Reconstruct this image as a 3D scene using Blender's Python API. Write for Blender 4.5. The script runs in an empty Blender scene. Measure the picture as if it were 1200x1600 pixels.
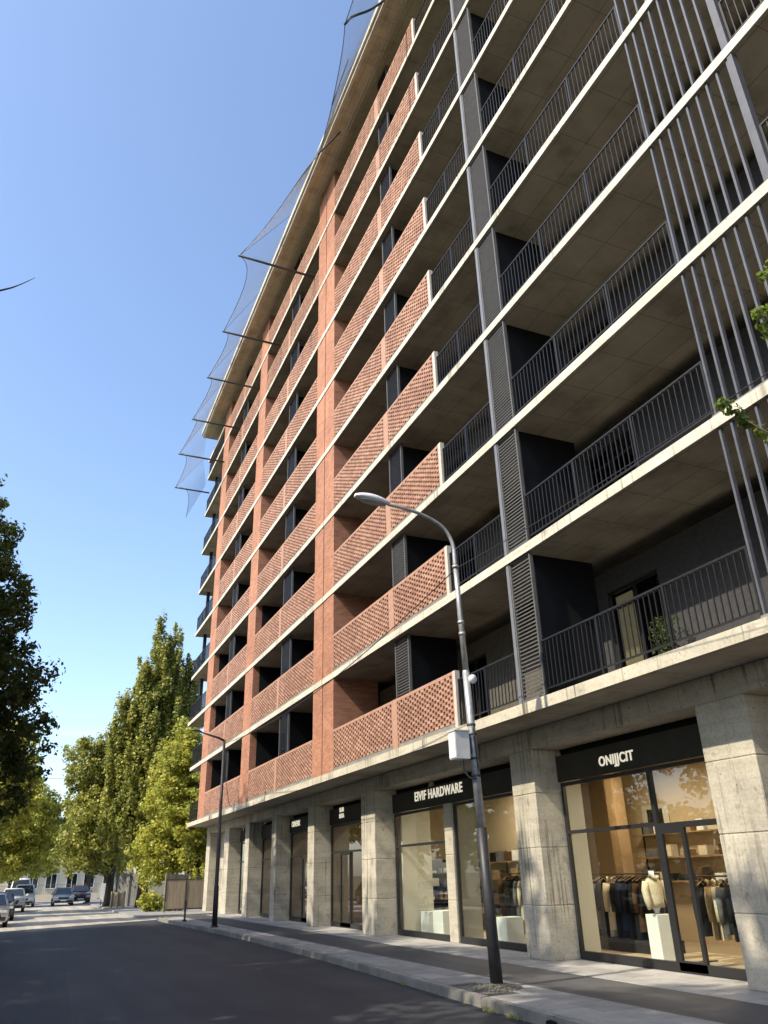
import bpy, bmesh, math, random
import numpy as np
from mathutils import Vector, Matrix
R = math.radians
SC = bpy.context.scene
COL = SC.collection

# ------------------------------------------------------------------ camera
CAMZ = 1.86
cam_d = bpy.data.cameras.new('camera')
cam = bpy.data.objects.new('camera', cam_d); COL.objects.link(cam)
cam_d.sensor_fit = 'VERTICAL'; cam_d.sensor_height = 36.0
cam_d.lens = 1204.92592/1600*36
cam_d.clip_start = .05; cam_d.clip_end = 3000
PITCH, YAW, ROLL = 0.4388, 0.41713, -0.02791
fwd = Vector((math.sin(YAW)*math.cos(PITCH), math.cos(YAW)*math.cos(PITCH), math.sin(PITCH)))
rgt = Vector((math.cos(YAW), -math.sin(YAW), 0)); upv = rgt.cross(fwd)
r2 = math.cos(ROLL)*rgt+math.sin(ROLL)*upv; u2 = -math.sin(ROLL)*rgt+math.cos(ROLL)*upv
cam.matrix_world = Matrix(((r2.x, u2.x, -fwd.x, 0), (r2.y, u2.y, -fwd.y, 0), (r2.z, u2.z, -fwd.z, CAMZ), (0, 0, 0, 1)))
SC.camera = cam

# ------------------------------------------------------------------ sky, sun, exposure
SUN_EL, SUN_AZ = R(45), R(-99)         # azimuth from +Y towards +X: the sun stands across the street, slightly behind the camera
sd = Vector((math.sin(SUN_AZ)*math.cos(SUN_EL), math.cos(SUN_AZ)*math.cos(SUN_EL), math.sin(SUN_EL)))
world = bpy.data.worlds.new('World'); SC.world = world; world.use_nodes = True
wn = world.node_tree; wn.nodes.clear()
wo = wn.nodes.new('ShaderNodeOutputWorld'); wb = wn.nodes.new('ShaderNodeBackground'); ws = wn.nodes.new('ShaderNodeTexSky')
ws.sky_type = 'NISHITA'; ws.sun_disc = False; ws.sun_elevation = SUN_EL; ws.sun_rotation = SUN_AZ
ws.altitude = 300; ws.air_density = 1.0; ws.dust_density = 1.9; ws.ozone_density = 2.2
wb.inputs[1].default_value = .15
# thin streaks of high cloud low over the horizon, all round
tc = wn.nodes.new('ShaderNodeTexCoord'); sx = wn.nodes.new('ShaderNodeSeparateXYZ'); wn.links.new(tc.outputs['Generated'], sx.inputs[0])
mpw = wn.nodes.new('ShaderNodeMapping'); mpw.inputs[1].default_value = (1.30, .35, .20); mpw.inputs[3].default_value = (3.2, 3.2, 26); wn.links.new(tc.outputs['Generated'], mpw.inputs[0])
nz = wn.nodes.new('ShaderNodeTexNoise'); nz.inputs['Scale'].default_value = 1.0; nz.inputs['Detail'].default_value = 5; nz.inputs['Roughness'].default_value = .55; wn.links.new(mpw.outputs[0], nz.inputs['Vector'])
cr = wn.nodes.new('ShaderNodeValToRGB'); cr.color_ramp.elements[0].position = .53; cr.color_ramp.elements[1].position = .72; wn.links.new(nz.outputs[0], cr.inputs[0])
el = wn.nodes.new('ShaderNodeValToRGB'); ee = el.color_ramp.elements; ee[0].position = .06; ee[0].color = (0, 0, 0, 1); ee[1].position = .17; ee[1].color = (.7, .7, .7, 1); e3 = ee.new(.30); e3.color = (0, 0, 0, 1); wn.links.new(sx.outputs[2], el.inputs[0])
mc = wn.nodes.new('ShaderNodeMath'); mc.operation = 'MULTIPLY'; wn.links.new(cr.outputs[0], mc.inputs[0]); wn.links.new(el.outputs[0], mc.inputs[1])
mxw = wn.nodes.new('ShaderNodeMix'); mxw.data_type = 'RGBA'; wn.links.new(mc.outputs[0], mxw.inputs[0]); wn.links.new(ws.outputs[0], mxw.inputs[6]); mxw.inputs[7].default_value = (3.6, 3.7, 3.8, 1)
wn.links.new(mxw.outputs[2], wb.inputs[0]); wn.links.new(wb.outputs[0], wo.inputs[0])
sun_d = bpy.data.lights.new('sun', 'SUN'); sun_d.energy = 3.1; sun_d.angle = R(.55); sun_d.color = (1, .89, .70)
sun = bpy.data.objects.new('sun', sun_d); COL.objects.link(sun)
sun.rotation_euler = sd.to_track_quat('Z', 'Y').to_euler(); sun.location = (-40, 20, 60)
SC.view_settings.view_transform = 'Standard'; SC.view_settings.look = 'None'
SC.view_settings.gamma = 1; SC.view_settings.use_curve_mapping = False
SC.view_settings.exposure = 1.15
SC.render.engine = 'CYCLES'
SC.cycles.max_bounces = 8; SC.cycles.transparent_max_bounces = 16
SC.cycles.use_adaptive_sampling = True; SC.cycles.use_denoising = True

# ------------------------------------------------------------------ materials
def mat_new(name):
    m = bpy.data.materials.new(name); m.use_nodes = True
    nt = m.node_tree; b = nt.nodes['Principled BSDF']
    return m, nt, b
def N(nt, t, **kw):
    n = nt.nodes.new(t)
    for k, v in kw.items():
        if k.startswith('i_'):
            n.inputs[k[2:].replace('_', ' ')].default_value = v
        else: setattr(n, k, v)
    return n
def ramp(nt, fac, stops):
    r = nt.nodes.new('ShaderNodeValToRGB'); e = r.color_ramp.elements
    while len(e) < len(stops): e.new(.5)
    for i, (p, c) in enumerate(stops):
        e[i].position = p; e[i].color = (*c, 1) if len(c) == 3 else c
    nt.links.new(fac, r.inputs[0]); return r.outputs[0]
def mixc(nt, a, b, f, mode='MIX'):
    m = nt.nodes.new('ShaderNodeMix'); m.data_type = 'RGBA'; m.blend_type = mode
    for s, v in ((m.inputs[0], f), (m.inputs[6], a), (m.inputs[7], b)):
        if hasattr(v, 'is_output') or hasattr(v, 'links'): nt.links.new(v, s)
        else: s.default_value = v if not isinstance(v, tuple) else ((*v, 1) if len(v) == 3 else v)
    return m.outputs[2]
def wpos(nt, scale=(1, 1, 1)):
    g = nt.nodes.new('ShaderNodeNewGeometry'); mp = nt.nodes.new('ShaderNodeMapping'); mp.inputs[3].default_value = scale
    nt.links.new(g.outputs['Position'], mp.inputs[0]); return mp.outputs[0]
def noise(nt, vec, s, d=4, r=.55):
    n = nt.nodes.new('ShaderNodeTexNoise'); n.inputs['Scale'].default_value = s; n.inputs['Detail'].default_value = d; n.inputs['Roughness'].default_value = r
    nt.links.new(vec, n.inputs['Vector']); return n.outputs[0]
def bump(nt, b, h, strength=.3, dist=.02):
    n = nt.nodes.new('ShaderNodeBump'); n.inputs['Strength'].default_value = strength; n.inputs['Distance'].default_value = dist
    nt.links.new(h, n.inputs['Height']); nt.links.new(n.outputs[0], b.inputs['Normal'])
def simple(name, c, rough=.6, metal=0, var=.12, s=6, emit=0, spec=.5):
    m, nt, b = mat_new(name)
    v = wpos(nt); f = noise(nt, v, s)
    lo = tuple(max(0, x*(1-var)) for x in c); hi = tuple(min(1, x*(1+var)) for x in c)
    nt.links.new(ramp(nt, f, [(.3, lo), (.7, hi)]), b.inputs['Base Color'])
    b.inputs['Roughness'].default_value = rough; b.inputs['Metallic'].default_value = metal
    b.inputs['Specular IOR Level'].default_value = spec
    if emit:
        b.inputs['Emission Color'].default_value = (*c, 1); b.inputs['Emission Strength'].default_value = emit
    return m
def concrete(name, lo, hi, stain=.5, streak=.5):
    m, nt, b = mat_new(name); v = wpos(nt)
    base = ramp(nt, noise(nt, v, 1.1, 6, .6), [(.3, lo), (.7, hi)])
    st = noise(nt, wpos(nt, (11, 11, .22)), 1.3, 3, .6); gate = noise(nt, wpos(nt, (.9, .9, .5)), 1.0, 2, .5)
    mm = N(nt, 'ShaderNodeMath', operation='MULTIPLY'); nt.links.new(st, mm.inputs[0]); nt.links.new(gate, mm.inputs[1])
    d = ramp(nt, mm.outputs[0], [(.30, (1, 1, 1)), (.40, (1-streak*.75,)*3)])
    base = mixc(nt, base, d, 1.0, 'MULTIPLY')
    bl = ramp(nt, noise(nt, v, 3.2, 8, .72), [(.56, (1, 1, 1)), (.66, (1-stain*.45,)*3), (.8, (1-stain*.6,)*3)])
    base = mixc(nt, base, bl, 1.0, 'MULTIPLY')
    vo = N(nt, 'ShaderNodeTexVoronoi', i_Scale=5.0); nt.links.new(v, vo.inputs['Vector'])
    pit = ramp(nt, vo.outputs['Distance'], [(.05, (.30, .28, .26)), (.10, (1, 1, 1))])
    base = mixc(nt, base, pit, .75, 'MULTIPLY')
    fine = ramp(nt, noise(nt, v, 22, 8, .75), [(.34, (.74, .73, .72)), (.55, (1, 1, 1)), (.75, (1.1, 1.1, 1.08))])
    base = mixc(nt, base, fine, .9, 'MULTIPLY')
    hz = ramp(nt, noise(nt, wpos(nt, (.35, .35, 7)), 1.2, 4, .6), [(.35, (.86, .85, .83)), (.6, (1.04, 1.03, 1.02))])
    base = mixc(nt, base, hz, .8, 'MULTIPLY')
    nt.links.new(base, b.inputs['Base Color']); b.inputs['Roughness'].default_value = .88; b.inputs['Specular IOR Level'].default_value = .25
    bump(nt, b, noise(nt, v, 34, 5, .65), .35, .006)
    return m
def soffit_mat(name, lo, hi):
    m, nt, b = mat_new(name); g = nt.nodes.new('ShaderNodeNewGeometry')
    sep = nt.nodes.new('ShaderNodeSeparateXYZ'); nt.links.new(g.outputs['Position'], sep.inputs[0])
    cb = nt.nodes.new('ShaderNodeCombineXYZ'); nt.links.new(sep.outputs[1], cb.inputs[0]); nt.links.new(sep.outputs[0], cb.inputs[1])
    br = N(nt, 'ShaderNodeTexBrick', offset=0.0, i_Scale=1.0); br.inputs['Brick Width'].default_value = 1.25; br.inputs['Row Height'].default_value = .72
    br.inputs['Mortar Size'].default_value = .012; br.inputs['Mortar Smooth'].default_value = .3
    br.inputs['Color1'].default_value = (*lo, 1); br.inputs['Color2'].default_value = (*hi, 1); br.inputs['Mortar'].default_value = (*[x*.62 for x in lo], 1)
    nt.links.new(cb.outputs[0], br.inputs[0])
    v = wpos(nt)
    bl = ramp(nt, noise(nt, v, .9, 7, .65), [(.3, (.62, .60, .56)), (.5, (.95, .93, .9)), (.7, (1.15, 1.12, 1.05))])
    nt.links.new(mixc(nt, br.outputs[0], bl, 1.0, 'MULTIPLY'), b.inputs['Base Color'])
    b.inputs['Roughness'].default_value = .9; b.inputs['Specular IOR Level'].default_value = .2
    bump(nt, b, br.outputs[1], -.5, .01)
    return m
def brick_mat(name, dark=1.0):
    m, nt, b = mat_new(name); g = nt.nodes.new('ShaderNodeNewGeometry')
    sep = nt.nodes.new('ShaderNodeSeparateXYZ'); nt.links.new(g.outputs['Position'], sep.inputs[0])
    sn = nt.nodes.new('ShaderNodeSeparateXYZ'); nt.links.new(g.outputs['Normal'], sn.inputs[0])
    ab = N(nt, 'ShaderNodeMath', operation='ABSOLUTE'); nt.links.new(sn.outputs[1], ab.inputs[0])
    gt = N(nt, 'ShaderNodeMath', operation='GREATER_THAN'); nt.links.new(ab.outputs[0], gt.inputs[0]); gt.inputs[1].default_value = .5
    mx = nt.nodes.new('ShaderNodeMix'); nt.links.new(gt.outputs[0], mx.inputs[0]); nt.links.new(sep.outputs[1], mx.inputs[2]); nt.links.new(sep.outputs[0], mx.inputs[3])
    cb = nt.nodes.new('ShaderNodeCombineXYZ'); nt.links.new(mx.outputs[0], cb.inputs[0]); nt.links.new(sep.outputs[2], cb.inputs[1])
    br = N(nt, 'ShaderNodeTexBrick', i_Scale=1.0); br.inputs['Brick Width'].default_value = .25; br.inputs['Row Height'].default_value = .075
    br.inputs['Mortar Size'].default_value = .007; br.inputs['Mortar Smooth'].default_value = .2; br.inputs['Bias'].default_value = .1
    c1 = (.31*dark, .14*dark, .09*dark); c2 = (.45*dark, .22*dark, .145*dark)
    br.inputs['Color1'].default_value = (*c1, 1); br.inputs['Color2'].default_value = (*c2, 1); br.inputs['Mortar'].default_value = (.34*dark, .22*dark, .16*dark, 1)
    nt.links.new(cb.outputs[0], br.inputs[0])
    bl = ramp(nt, noise(nt, wpos(nt), .7, 6, .6), [(.3, (.8, .78, .76)), (.7, (1.12, 1.08, 1.02))])
    nt.links.new(mixc(nt, br.outputs[0], bl, 1.0, 'MULTIPLY'), b.inputs['Base Color'])
    b.inputs['Roughness'].default_value = .85; b.inputs['Specular IOR Level'].default_value = .2
    bump(nt, b, br.outputs[1], -.6, .006)
    return m
def screen_mat(name):
    m, nt, b = mat_new(name); g = nt.nodes.new('ShaderNodeNewGeometry')
    c = ramp(nt, g.outputs['Random Per Island'], [(0, (.30, .165, .12)), (.5, (.385, .225, .165)), (1, (.46, .29, .22))])
    bl = ramp(nt, noise(nt, wpos(nt), .8, 5, .6), [(.3, (.82, .8, .8)), (.7, (1.1, 1.08, 1.05))])
    nt.links.new(mixc(nt, c, bl, 1.0, 'MULTIPLY'), b.inputs['Base Color'])
    b.inputs['Roughness'].default_value = .85; b.inputs['Specular IOR Level'].default_value = .2
    return m
def asphalt(name, lo, hi, spec=.3):
    m, nt, b = mat_new(name); v = wpos(nt)
    c = ramp(nt, noise(nt, v, .45, 6, .6), [(.3, lo), (.7, hi)])
    streak = ramp(nt, noise(nt, wpos(nt, (1.4, .09, 1)), 1.0, 4, .6), [(.35, (.70, .70, .73)), (.65, (1.3, 1.28, 1.25))])  # long streaks in the colour stand in for sheen
    c = mixc(nt, c, streak, .8, 'MULTIPLY')
    fine = ramp(nt, noise(nt, v, 130, 3, .7), [(.35, (.6, .6, .6)), (.62, (1.15, 1.15, 1.15)), (.75, (1.9, 1.9, 1.85))])
    nt.links.new(mixc(nt, c, fine, .85, 'MULTIPLY'), b.inputs['Base Color'])
    b.inputs['Roughness'].default_value = .62; b.inputs['Specular IOR Level'].default_value = spec
    bump(nt, b, noise(nt, v, 120, 3, .7), .6, .006)
    return m
def paving(name, lo, hi):
    m, nt, b = mat_new(name); v = wpos(nt)
    oi = nt.nodes.new('ShaderNodeObjectInfo')
    c = ramp(nt, noise(nt, v, 2.2, 8, .65), [(.3, lo), (.7, hi)])
    c = mixc(nt, c, ramp(nt, oi.outputs['Random'], [(0, (.82, .82, .83)), (1, (1.1, 1.09, 1.07))]), 1.0, 'MULTIPLY')
    sp = ramp(nt, noise(nt, v, 90, 3, .7), [(.4, (.78, .78, .78)), (.65, (1.12, 1.12, 1.12))])
    nt.links.new(mixc(nt, c, sp, .7, 'MULTIPLY'), b.inputs['Base Color']); b.inputs['Roughness'].default_value = .8; b.inputs['Specular IOR Level'].default_value = .3
    bump(nt, b, noise(nt, v, 60, 4, .6), .35, .004)
    return m
def leaf_mat(name, stops, trans=.45, tcol=(.30, .42, .05)):
    m, nt, b = mat_new(name); g = nt.nodes.new('ShaderNodeNewGeometry')
    c = ramp(nt, g.outputs['Random Per Island'], stops)
    bl = ramp(nt, noise(nt, wpos(nt), .55, 3, .5), [(.35, (.75, .8, .8)), (.65, (1.25, 1.15, 1.0))])
    c = mixc(nt, c, bl, 1.0, 'MULTIPLY')
    nt.links.new(c, b.inputs['Base Color']); b.inputs['Roughness'].default_value = .55; b.inputs['Specular IOR Level'].default_value = .35
    tr = nt.nodes.new('ShaderNodeBsdfTranslucent'); nt.links.new(mixc(nt, c, tcol, .6), tr.inputs[0])
    ms = nt.nodes.new('ShaderNodeMixShader'); ms.inputs[0].default_value = trans
    nt.links.new(b.outputs[0], ms.inputs[1]); nt.links.new(tr.outputs[0], ms.inputs[2])
    nt.links.new(ms.outputs[0], nt.nodes['Material Output'].inputs[0])
    return m
def glass_mat(name, tint=(.92, .95, .93), refl=1.0, ior=1.45):
    m = bpy.data.materials.new(name); m.use_nodes = True; nt = m.node_tree; nt.nodes.clear()
    o = nt.nodes.new('ShaderNodeOutputMaterial'); t = nt.nodes.new('ShaderNodeBsdfTransparent'); gl = nt.nodes.new('ShaderNodeBsdfGlossy')
    t.inputs[0].default_value = (*tint, 1); gl.inputs['Roughness'].default_value = .0; gl.inputs[0].default_value = (refl, refl, refl, 1)
    fr = nt.nodes.new('ShaderNodeFresnel'); fr.inputs[0].default_value = ior
    mu = N(nt, 'ShaderNodeMath', operation='MULTIPLY_ADD', use_clamp=True); mu.inputs[1].default_value = 1.7; mu.inputs[2].default_value = .02
    nt.links.new(fr.outputs[0], mu.inputs[0])
    ge = nt.nodes.new('ShaderNodeNewGeometry'); inv = N(nt, 'ShaderNodeMath', operation='SUBTRACT'); inv.inputs[0].default_value = 1; nt.links.new(ge.outputs['Backfacing'], inv.inputs[1])
    fm = N(nt, 'ShaderNodeMath', operation='MULTIPLY'); nt.links.new(mu.outputs[0], fm.inputs[0]); nt.links.new(inv.outputs[0], fm.inputs[1]); mu = fm
    ms = nt.nodes.new('ShaderNodeMixShader'); nt.links.new(mu.outputs[0], ms.inputs[0]); nt.links.new(t.outputs[0], ms.inputs[1]); nt.links.new(gl.outputs[0], ms.inputs[2])
    nt.links.new(ms.outputs[0], o.inputs[0])
    return m
def wood_mat(name, lo, hi):
    m, nt, b = mat_new(name); oi = nt.nodes.new('ShaderNodeObjectInfo')
    c = ramp(nt, noise(nt, wpos(nt, (14, 14, 1)), 1.2, 5, .6), [(.3, lo), (.7, hi)])
    c = mixc(nt, c, ramp(nt, oi.outputs['Random'], [(0, (.75, .75, .75)), (1, (1.15, 1.12, 1.08))]), 1.0, 'MULTIPLY')
    nt.links.new(c, b.inputs['Base Color']); b.inputs['Roughness'].default_value = .85
    return m
def paint(name, c, rough=.25):
    m, nt, b = mat_new(name); b.inputs['Base Color'].default_value = (*c, 1); b.inputs['Roughness'].default_value = rough
    b.inputs['Coat Weight'].default_value = .6; b.inputs['Coat Roughness'].default_value = .06
    dirt = ramp(nt, noise(nt, wpos(nt), 3, 6, .6), [(.4, c), (.75, tuple(x*.8+.02 for x in c))]); nt.links.new(dirt, b.inputs['Base Color'])
    return m

M = {}
M['concrete'] = concrete('concrete_cast', (.38, .355, .295), (.55, .515, .43), .75, .75)
M['beam'] = concrete('concrete_beam', (.33, .31, .255), (.47, .435, .36), .65, .8)
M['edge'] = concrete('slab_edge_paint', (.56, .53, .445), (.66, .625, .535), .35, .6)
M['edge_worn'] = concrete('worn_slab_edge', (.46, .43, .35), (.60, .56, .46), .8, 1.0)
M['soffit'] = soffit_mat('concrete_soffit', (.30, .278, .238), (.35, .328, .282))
M['roofsoffit'] = soffit_mat('roof_soffit', (.50, .45, .33), (.55, .50, .37))  # paler than the floor soffits, bounced daylight put into the colour
M['brick'] = brick_mat('brick_facing'); M['screen'] = screen_mat('brick_screen')
M['coping'] = simple('terracotta_coping', (.40, .24, .175), .8, 0, .15, 9, spec=.2)
M['pale_trim'] = simple('pale_trim', (.55, .48, .42), .7, 0, .1)
M['grey_base'] = simple('grey_upstand', (.22, .215, .20), .85, 0, .2, 3, spec=.2)
M['metal'] = simple('charcoal_metal', (.012, .0125, .014), .48, .0, .15, 5)
M['slatm'] = simple('slat_metal', (.11, .108, .105), .5, 0, .15, 5)
M['fin'] = simple('fin_metal', (.085, .090, .105), .5, 0, .15, 5)
M['pole_pale'] = simple('pale_post_metal', (.17, .18, .20), .5, .1, .1, 5)
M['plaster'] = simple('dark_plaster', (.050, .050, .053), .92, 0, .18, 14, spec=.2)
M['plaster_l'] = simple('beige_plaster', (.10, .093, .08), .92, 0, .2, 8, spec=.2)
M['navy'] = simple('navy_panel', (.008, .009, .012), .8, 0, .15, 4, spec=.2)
M['black'] = simple('recess_shade_black', (.012, .012, .013), .9, 0, .1, 4, spec=.1)  # near black for hollows, their shade put into the colour
M['frame'] = simple('black_frame', (.018, .018, .019), .45, 0, .1, 4)
M['signband'] = simple('sign_band', (.040, .037, .031), .7, 0, .12, 2, spec=.2)
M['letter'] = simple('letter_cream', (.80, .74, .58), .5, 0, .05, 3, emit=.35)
M['glass'] = glass_mat('shop_glass')
M['glass_dark'] = glass_mat('balcony_glass', (.6, .62, .6))
M['asphalt'] = asphalt('asphalt', (.024, .027, .036), (.042, .045, .055))
M['asphalt_p'] = asphalt('pavement_asphalt', (.050, .051, .058), (.070, .071, .078))
M['paving'] = paving('paving_concrete', (.24, .236, .23), (.35, .343, .33))
M['kerb'] = paving('kerb_stone', (.20, .195, .175), (.33, .32, .29))
M['ground'] = simple('bare_ground', (.11, .10, .065), .95, 0, .35, 1.2, spec=.1)
M['joint'] = simple('joint_sand', (.10, .095, .085), .95, 0, .2, 8, spec=.1)
M['gravel'] = simple('gravel', (.16, .15, .13), .95, 0, .5, 40, spec=.2)
M['galv'] = simple('galvanised_steel', (.42, .42, .42), .42, .55, .2, 9)
M['poleblack'] = simple('pole_black_paint', (.022, .022, .024), .5, 0, .25, 9)
M['lampwhite'] = simple('lamp_housing', (.72, .73, .75), .4, 0, .06)
M['boxgrey'] = simple('cabinet_grey', (.55, .55, .54), .5, 0, .12, 5)
M['lens'] = simple('lamp_lens', (.25, .25, .24), .2, 0, .2, 20)
M['wire'] = simple('cable_black', (.03, .03, .03), .6)
M['net'] = simple('net_cord', (.20, .23, .28), .8, 0, .1)
M['steel_dark'] = simple('dark_steel', (.05, .055, .06), .5, .3)
M['leaf_g'] = leaf_mat('leaf_green', [(0, (.05, .085, .014)), (.5, (.09, .13, .022)), (1, (.16, .20, .04))])
M['leaf_y'] = leaf_mat('leaf_yellow_green', [(0, (.12, .15, .022)), (.5, (.34, .36, .06)), (1, (.58, .56, .13))], .40, (.70, .68, .12))
M['leaf_p'] = leaf_mat('leaf_poplar', [(0, (.07, .09, .02)), (.5, (.22, .24, .055)), (1, (.48, .48, .14))], .36, (.55, .56, .10))
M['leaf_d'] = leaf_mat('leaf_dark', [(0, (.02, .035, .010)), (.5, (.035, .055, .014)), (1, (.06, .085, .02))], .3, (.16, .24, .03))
M['bark'] = simple('bark', (.075, .06, .045), .95, 0, .4, 12, spec=.1)
M['fence'] = wood_mat('fence_wood', (.24, .19, .13), (.38, .31, .22)); M['fence_g'] = wood_mat('fence_grey', (.20, .20, .19), (.30, .30, .29))
M['tyre'] = simple('tyre_rubber', (.02, .02, .02), .85); M['rim'] = simple('wheel_rim', (.45, .45, .46), .35, .8)
M['cwhite'] = paint('car_white', (.72, .72, .70)); M['csilver'] = paint('car_silver', (.38, .39, .40)); M['cblack'] = paint('car_dark', (.03, .032, .035))
M['cred'] = paint('car_maroon', (.10, .03, .03)); M['carglass'] = simple('car_glass', (.012, .014, .016), .06, 0, .05, spec=.8)
M['hlight'] = simple('headlamp', (.7, .7, .7), .15); M['tlight'] = simple('tail_lamp', (.35, .02, .02), .3); M['bumper'] = simple('bumper_black', (.03, .03, .03), .6)
M['wallwarm'] = simple('shop_wall_warm', (.52, .41, .27), .9, 0, .05, 1); M['wallpale'] = simple('shop_panel_pale', (.60, .57, .48), .9, 0, .03, 1)
M['shopfloor'] = simple('shop_floor', (.42, .33, .22), .5, 0, .08, 1.5); M['shopceil'] = simple('shop_ceiling', (.30, .24, .17), .9, 0, .06, 1)
M['whitebox'] = simple('white_plinth', (.78, .80, .80), .6, 0, .03); M['shelfw'] = simple('shelf_wood', (.30, .20, .11), .6, 0, .15, 3)
M['spot'] = simple('spot_glow', (1, .82, .5), .5, emit=14)
M['cl_black'] = simple('cloth_black', (.018, .018, .02), .95, 0, .3, 12, spec=.1); M['cl_navy'] = simple('cloth_navy', (.02, .03, .065), .95, 0, .3, 12, spec=.1)
M['cl_cream'] = simple('cloth_cream', (.62, .54, .40), .95, 0, .15, 30, spec=.1); M['cl_brown'] = simple('cloth_brown', (.10, .055, .03), .95, 0, .3, 12, spec=.1)
M['cl_grey'] = simple('cloth_grey', (.14, .14, .15), .95, 0, .25, 12, spec=.1); M['cl_tan'] = simple('cloth_tan', (.34, .24, .13), .95, 0, .2, 12, spec=.1)
M['house'] = simple('far_house_render', (.62, .55, .42), .9, 0, .08, .5); M['roof'] = simple('far_roof', (.30, .25, .21), .9, 0, .15, 1)
M['curtain'] = simple('curtain_cream_glow', (.62, .52, .34), .9, 0, .15, 6, emit=.12)  # slight glow put into the cloth in place of room light

# ------------------------------------------------------------------ helpers
OFF = {}
def off(p):
    return OFF.get(p.name, Vector((0, 0, 0))) if p else Vector((0, 0, 0))
def link(name, data, parent=None, loc=(0, 0, 0), rot=None, scale=None):
    o = bpy.data.objects.new(name, data); COL.objects.link(o)
    if parent: o.parent = parent
    o.location = Vector(loc)-off(parent)
    if rot: o.rotation_euler = rot
    if scale: o.scale = scale
    OFF[o.name] = Vector(loc)
    return o
def empty(name, loc, label=None, cat=None, group=None, rz=0):
    o = bpy.data.objects.new(name, None); COL.objects.link(o); o.location = loc; o.rotation_euler = (0, 0, rz)
    o.empty_display_size = .2; OFF[o.name] = Vector(loc)
    tag(o, label, cat, group); return o
def tag(o, label=None, cat=None, group=None, kind=None):
    for k, v in (('label', label), ('category', cat), ('group', group), ('kind', kind)):
        if v: o[k] = v
    return o
class MB:
    def __init__(s): s.v = []; s.f = []
    def box(s, x0, x1, y0, y1, z0, z1):
        n = len(s.v)
        s.v += [(x0, y0, z0), (x1, y0, z0), (x1, y1, z0), (x0, y1, z0), (x0, y0, z1), (x1, y0, z1), (x1, y1, z1), (x0, y1, z1)]
        s.f += [tuple(n+i for i in q) for q in ((3, 2, 1, 0), (4, 5, 6, 7), (0, 1, 5, 4), (1, 2, 6, 5), (2, 3, 7, 6), (3, 0, 4, 7))]
        return s
    def tube(s, pts, rad, n=8, cap=True):
        pts = [Vector(p) for p in pts]; rr = rad if isinstance(rad, (list, tuple)) else [rad]*len(pts); b = len(s.v)
        for i, p in enumerate(pts):
            t = (pts[min(i+1, len(pts)-1)]-pts[max(i-1, 0)]).normalized()
            a = t.cross(Vector((0, 0, 1)) if abs(t.z) < .9 else Vector((1, 0, 0))).normalized(); c = t.cross(a)
            for k in range(n):
                q = 2*math.pi*k/n; s.v.append(tuple(p+(a*math.cos(q)+c*math.sin(q))*rr[i]))
        for i in range(len(pts)-1):
            for k in range(n):
                s.f.append((b+i*n+k, b+i*n+(k+1) % n, b+(i+1)*n+(k+1) % n, b+(i+1)*n+k))
        if cap:
            s.f.append(tuple(b+k for k in range(n-1, -1, -1))); e = b+(len(pts)-1)*n; s.f.append(tuple(e+k for k in range(n)))
        return s
    def prism(s, poly, a0, a1, axis=0):
        """extrude a 2-D polygon along an axis: axis 0 -> poly is (y,z)"""
        b = len(s.v); n = len(poly)
        for a in (a0, a1):
            for p, q in poly: s.v.append((a, p, q) if axis == 0 else ((p, a, q) if axis == 1 else (p, q, a)))
        s.f.append(tuple(b+i for i in range(n-1, -1, -1))); s.f.append(tuple(b+n+i for i in range(n)))
        for i in range(n): s.f.append((b+i, b+(i+1) % n, b+n+(i+1) % n, b+n+i))
        return s
    def mesh(s, name, mat, smooth=False):
        me = bpy.data.meshes.new(name); me.from_pydata(s.v, [], s.f); me.materials.append(M[mat] if isinstance(mat, str) else mat)
        bm = bmesh.new(); bm.from_mesh(me); bmesh.ops.recalc_face_normals(bm, faces=bm.faces); bm.to_mesh(me); bm.free()
        if smooth: me.polygons.foreach_set('use_smooth', [True]*len(me.polygons))
        return me
    def build(s, name, mat, parent=None, smooth=False, loc=(0, 0, 0)):
        """vertices in world coordinates when loc is (0,0,0)"""
        me = s.mesh(name, mat, smooth)
        o = bpy.data.objects.new(name, me); COL.objects.link(o)
        if parent: o.parent = parent
        o.location = Vector(loc)-off(parent); OFF[o.name] = Vector(loc)
        return o
BOXC = {}
def box(name, x0, x1, y0, y1, z0, z1, mat, parent=None, bev=0):
    """box with its own object; alike boxes share one mesh"""
    d = (round(x1-x0, 4), round(y1-y0, 4), round(z1-z0, 4)); k = (d, mat, bev)
    if k not in BOXC:
        me = MB().box(0, d[0], 0, d[1], 0, d[2]).mesh(name, mat)
        if bev:
            bm = bmesh.new(); bm.from_mesh(me); bmesh.ops.bevel(bm, geom=list(bm.edges), offset=bev, segments=1, affect='EDGES'); bm.to_mesh(me); bm.free()
        BOXC[k] = me
    return link(name, BOXC[k], parent, (x0, y0, z0))

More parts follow.
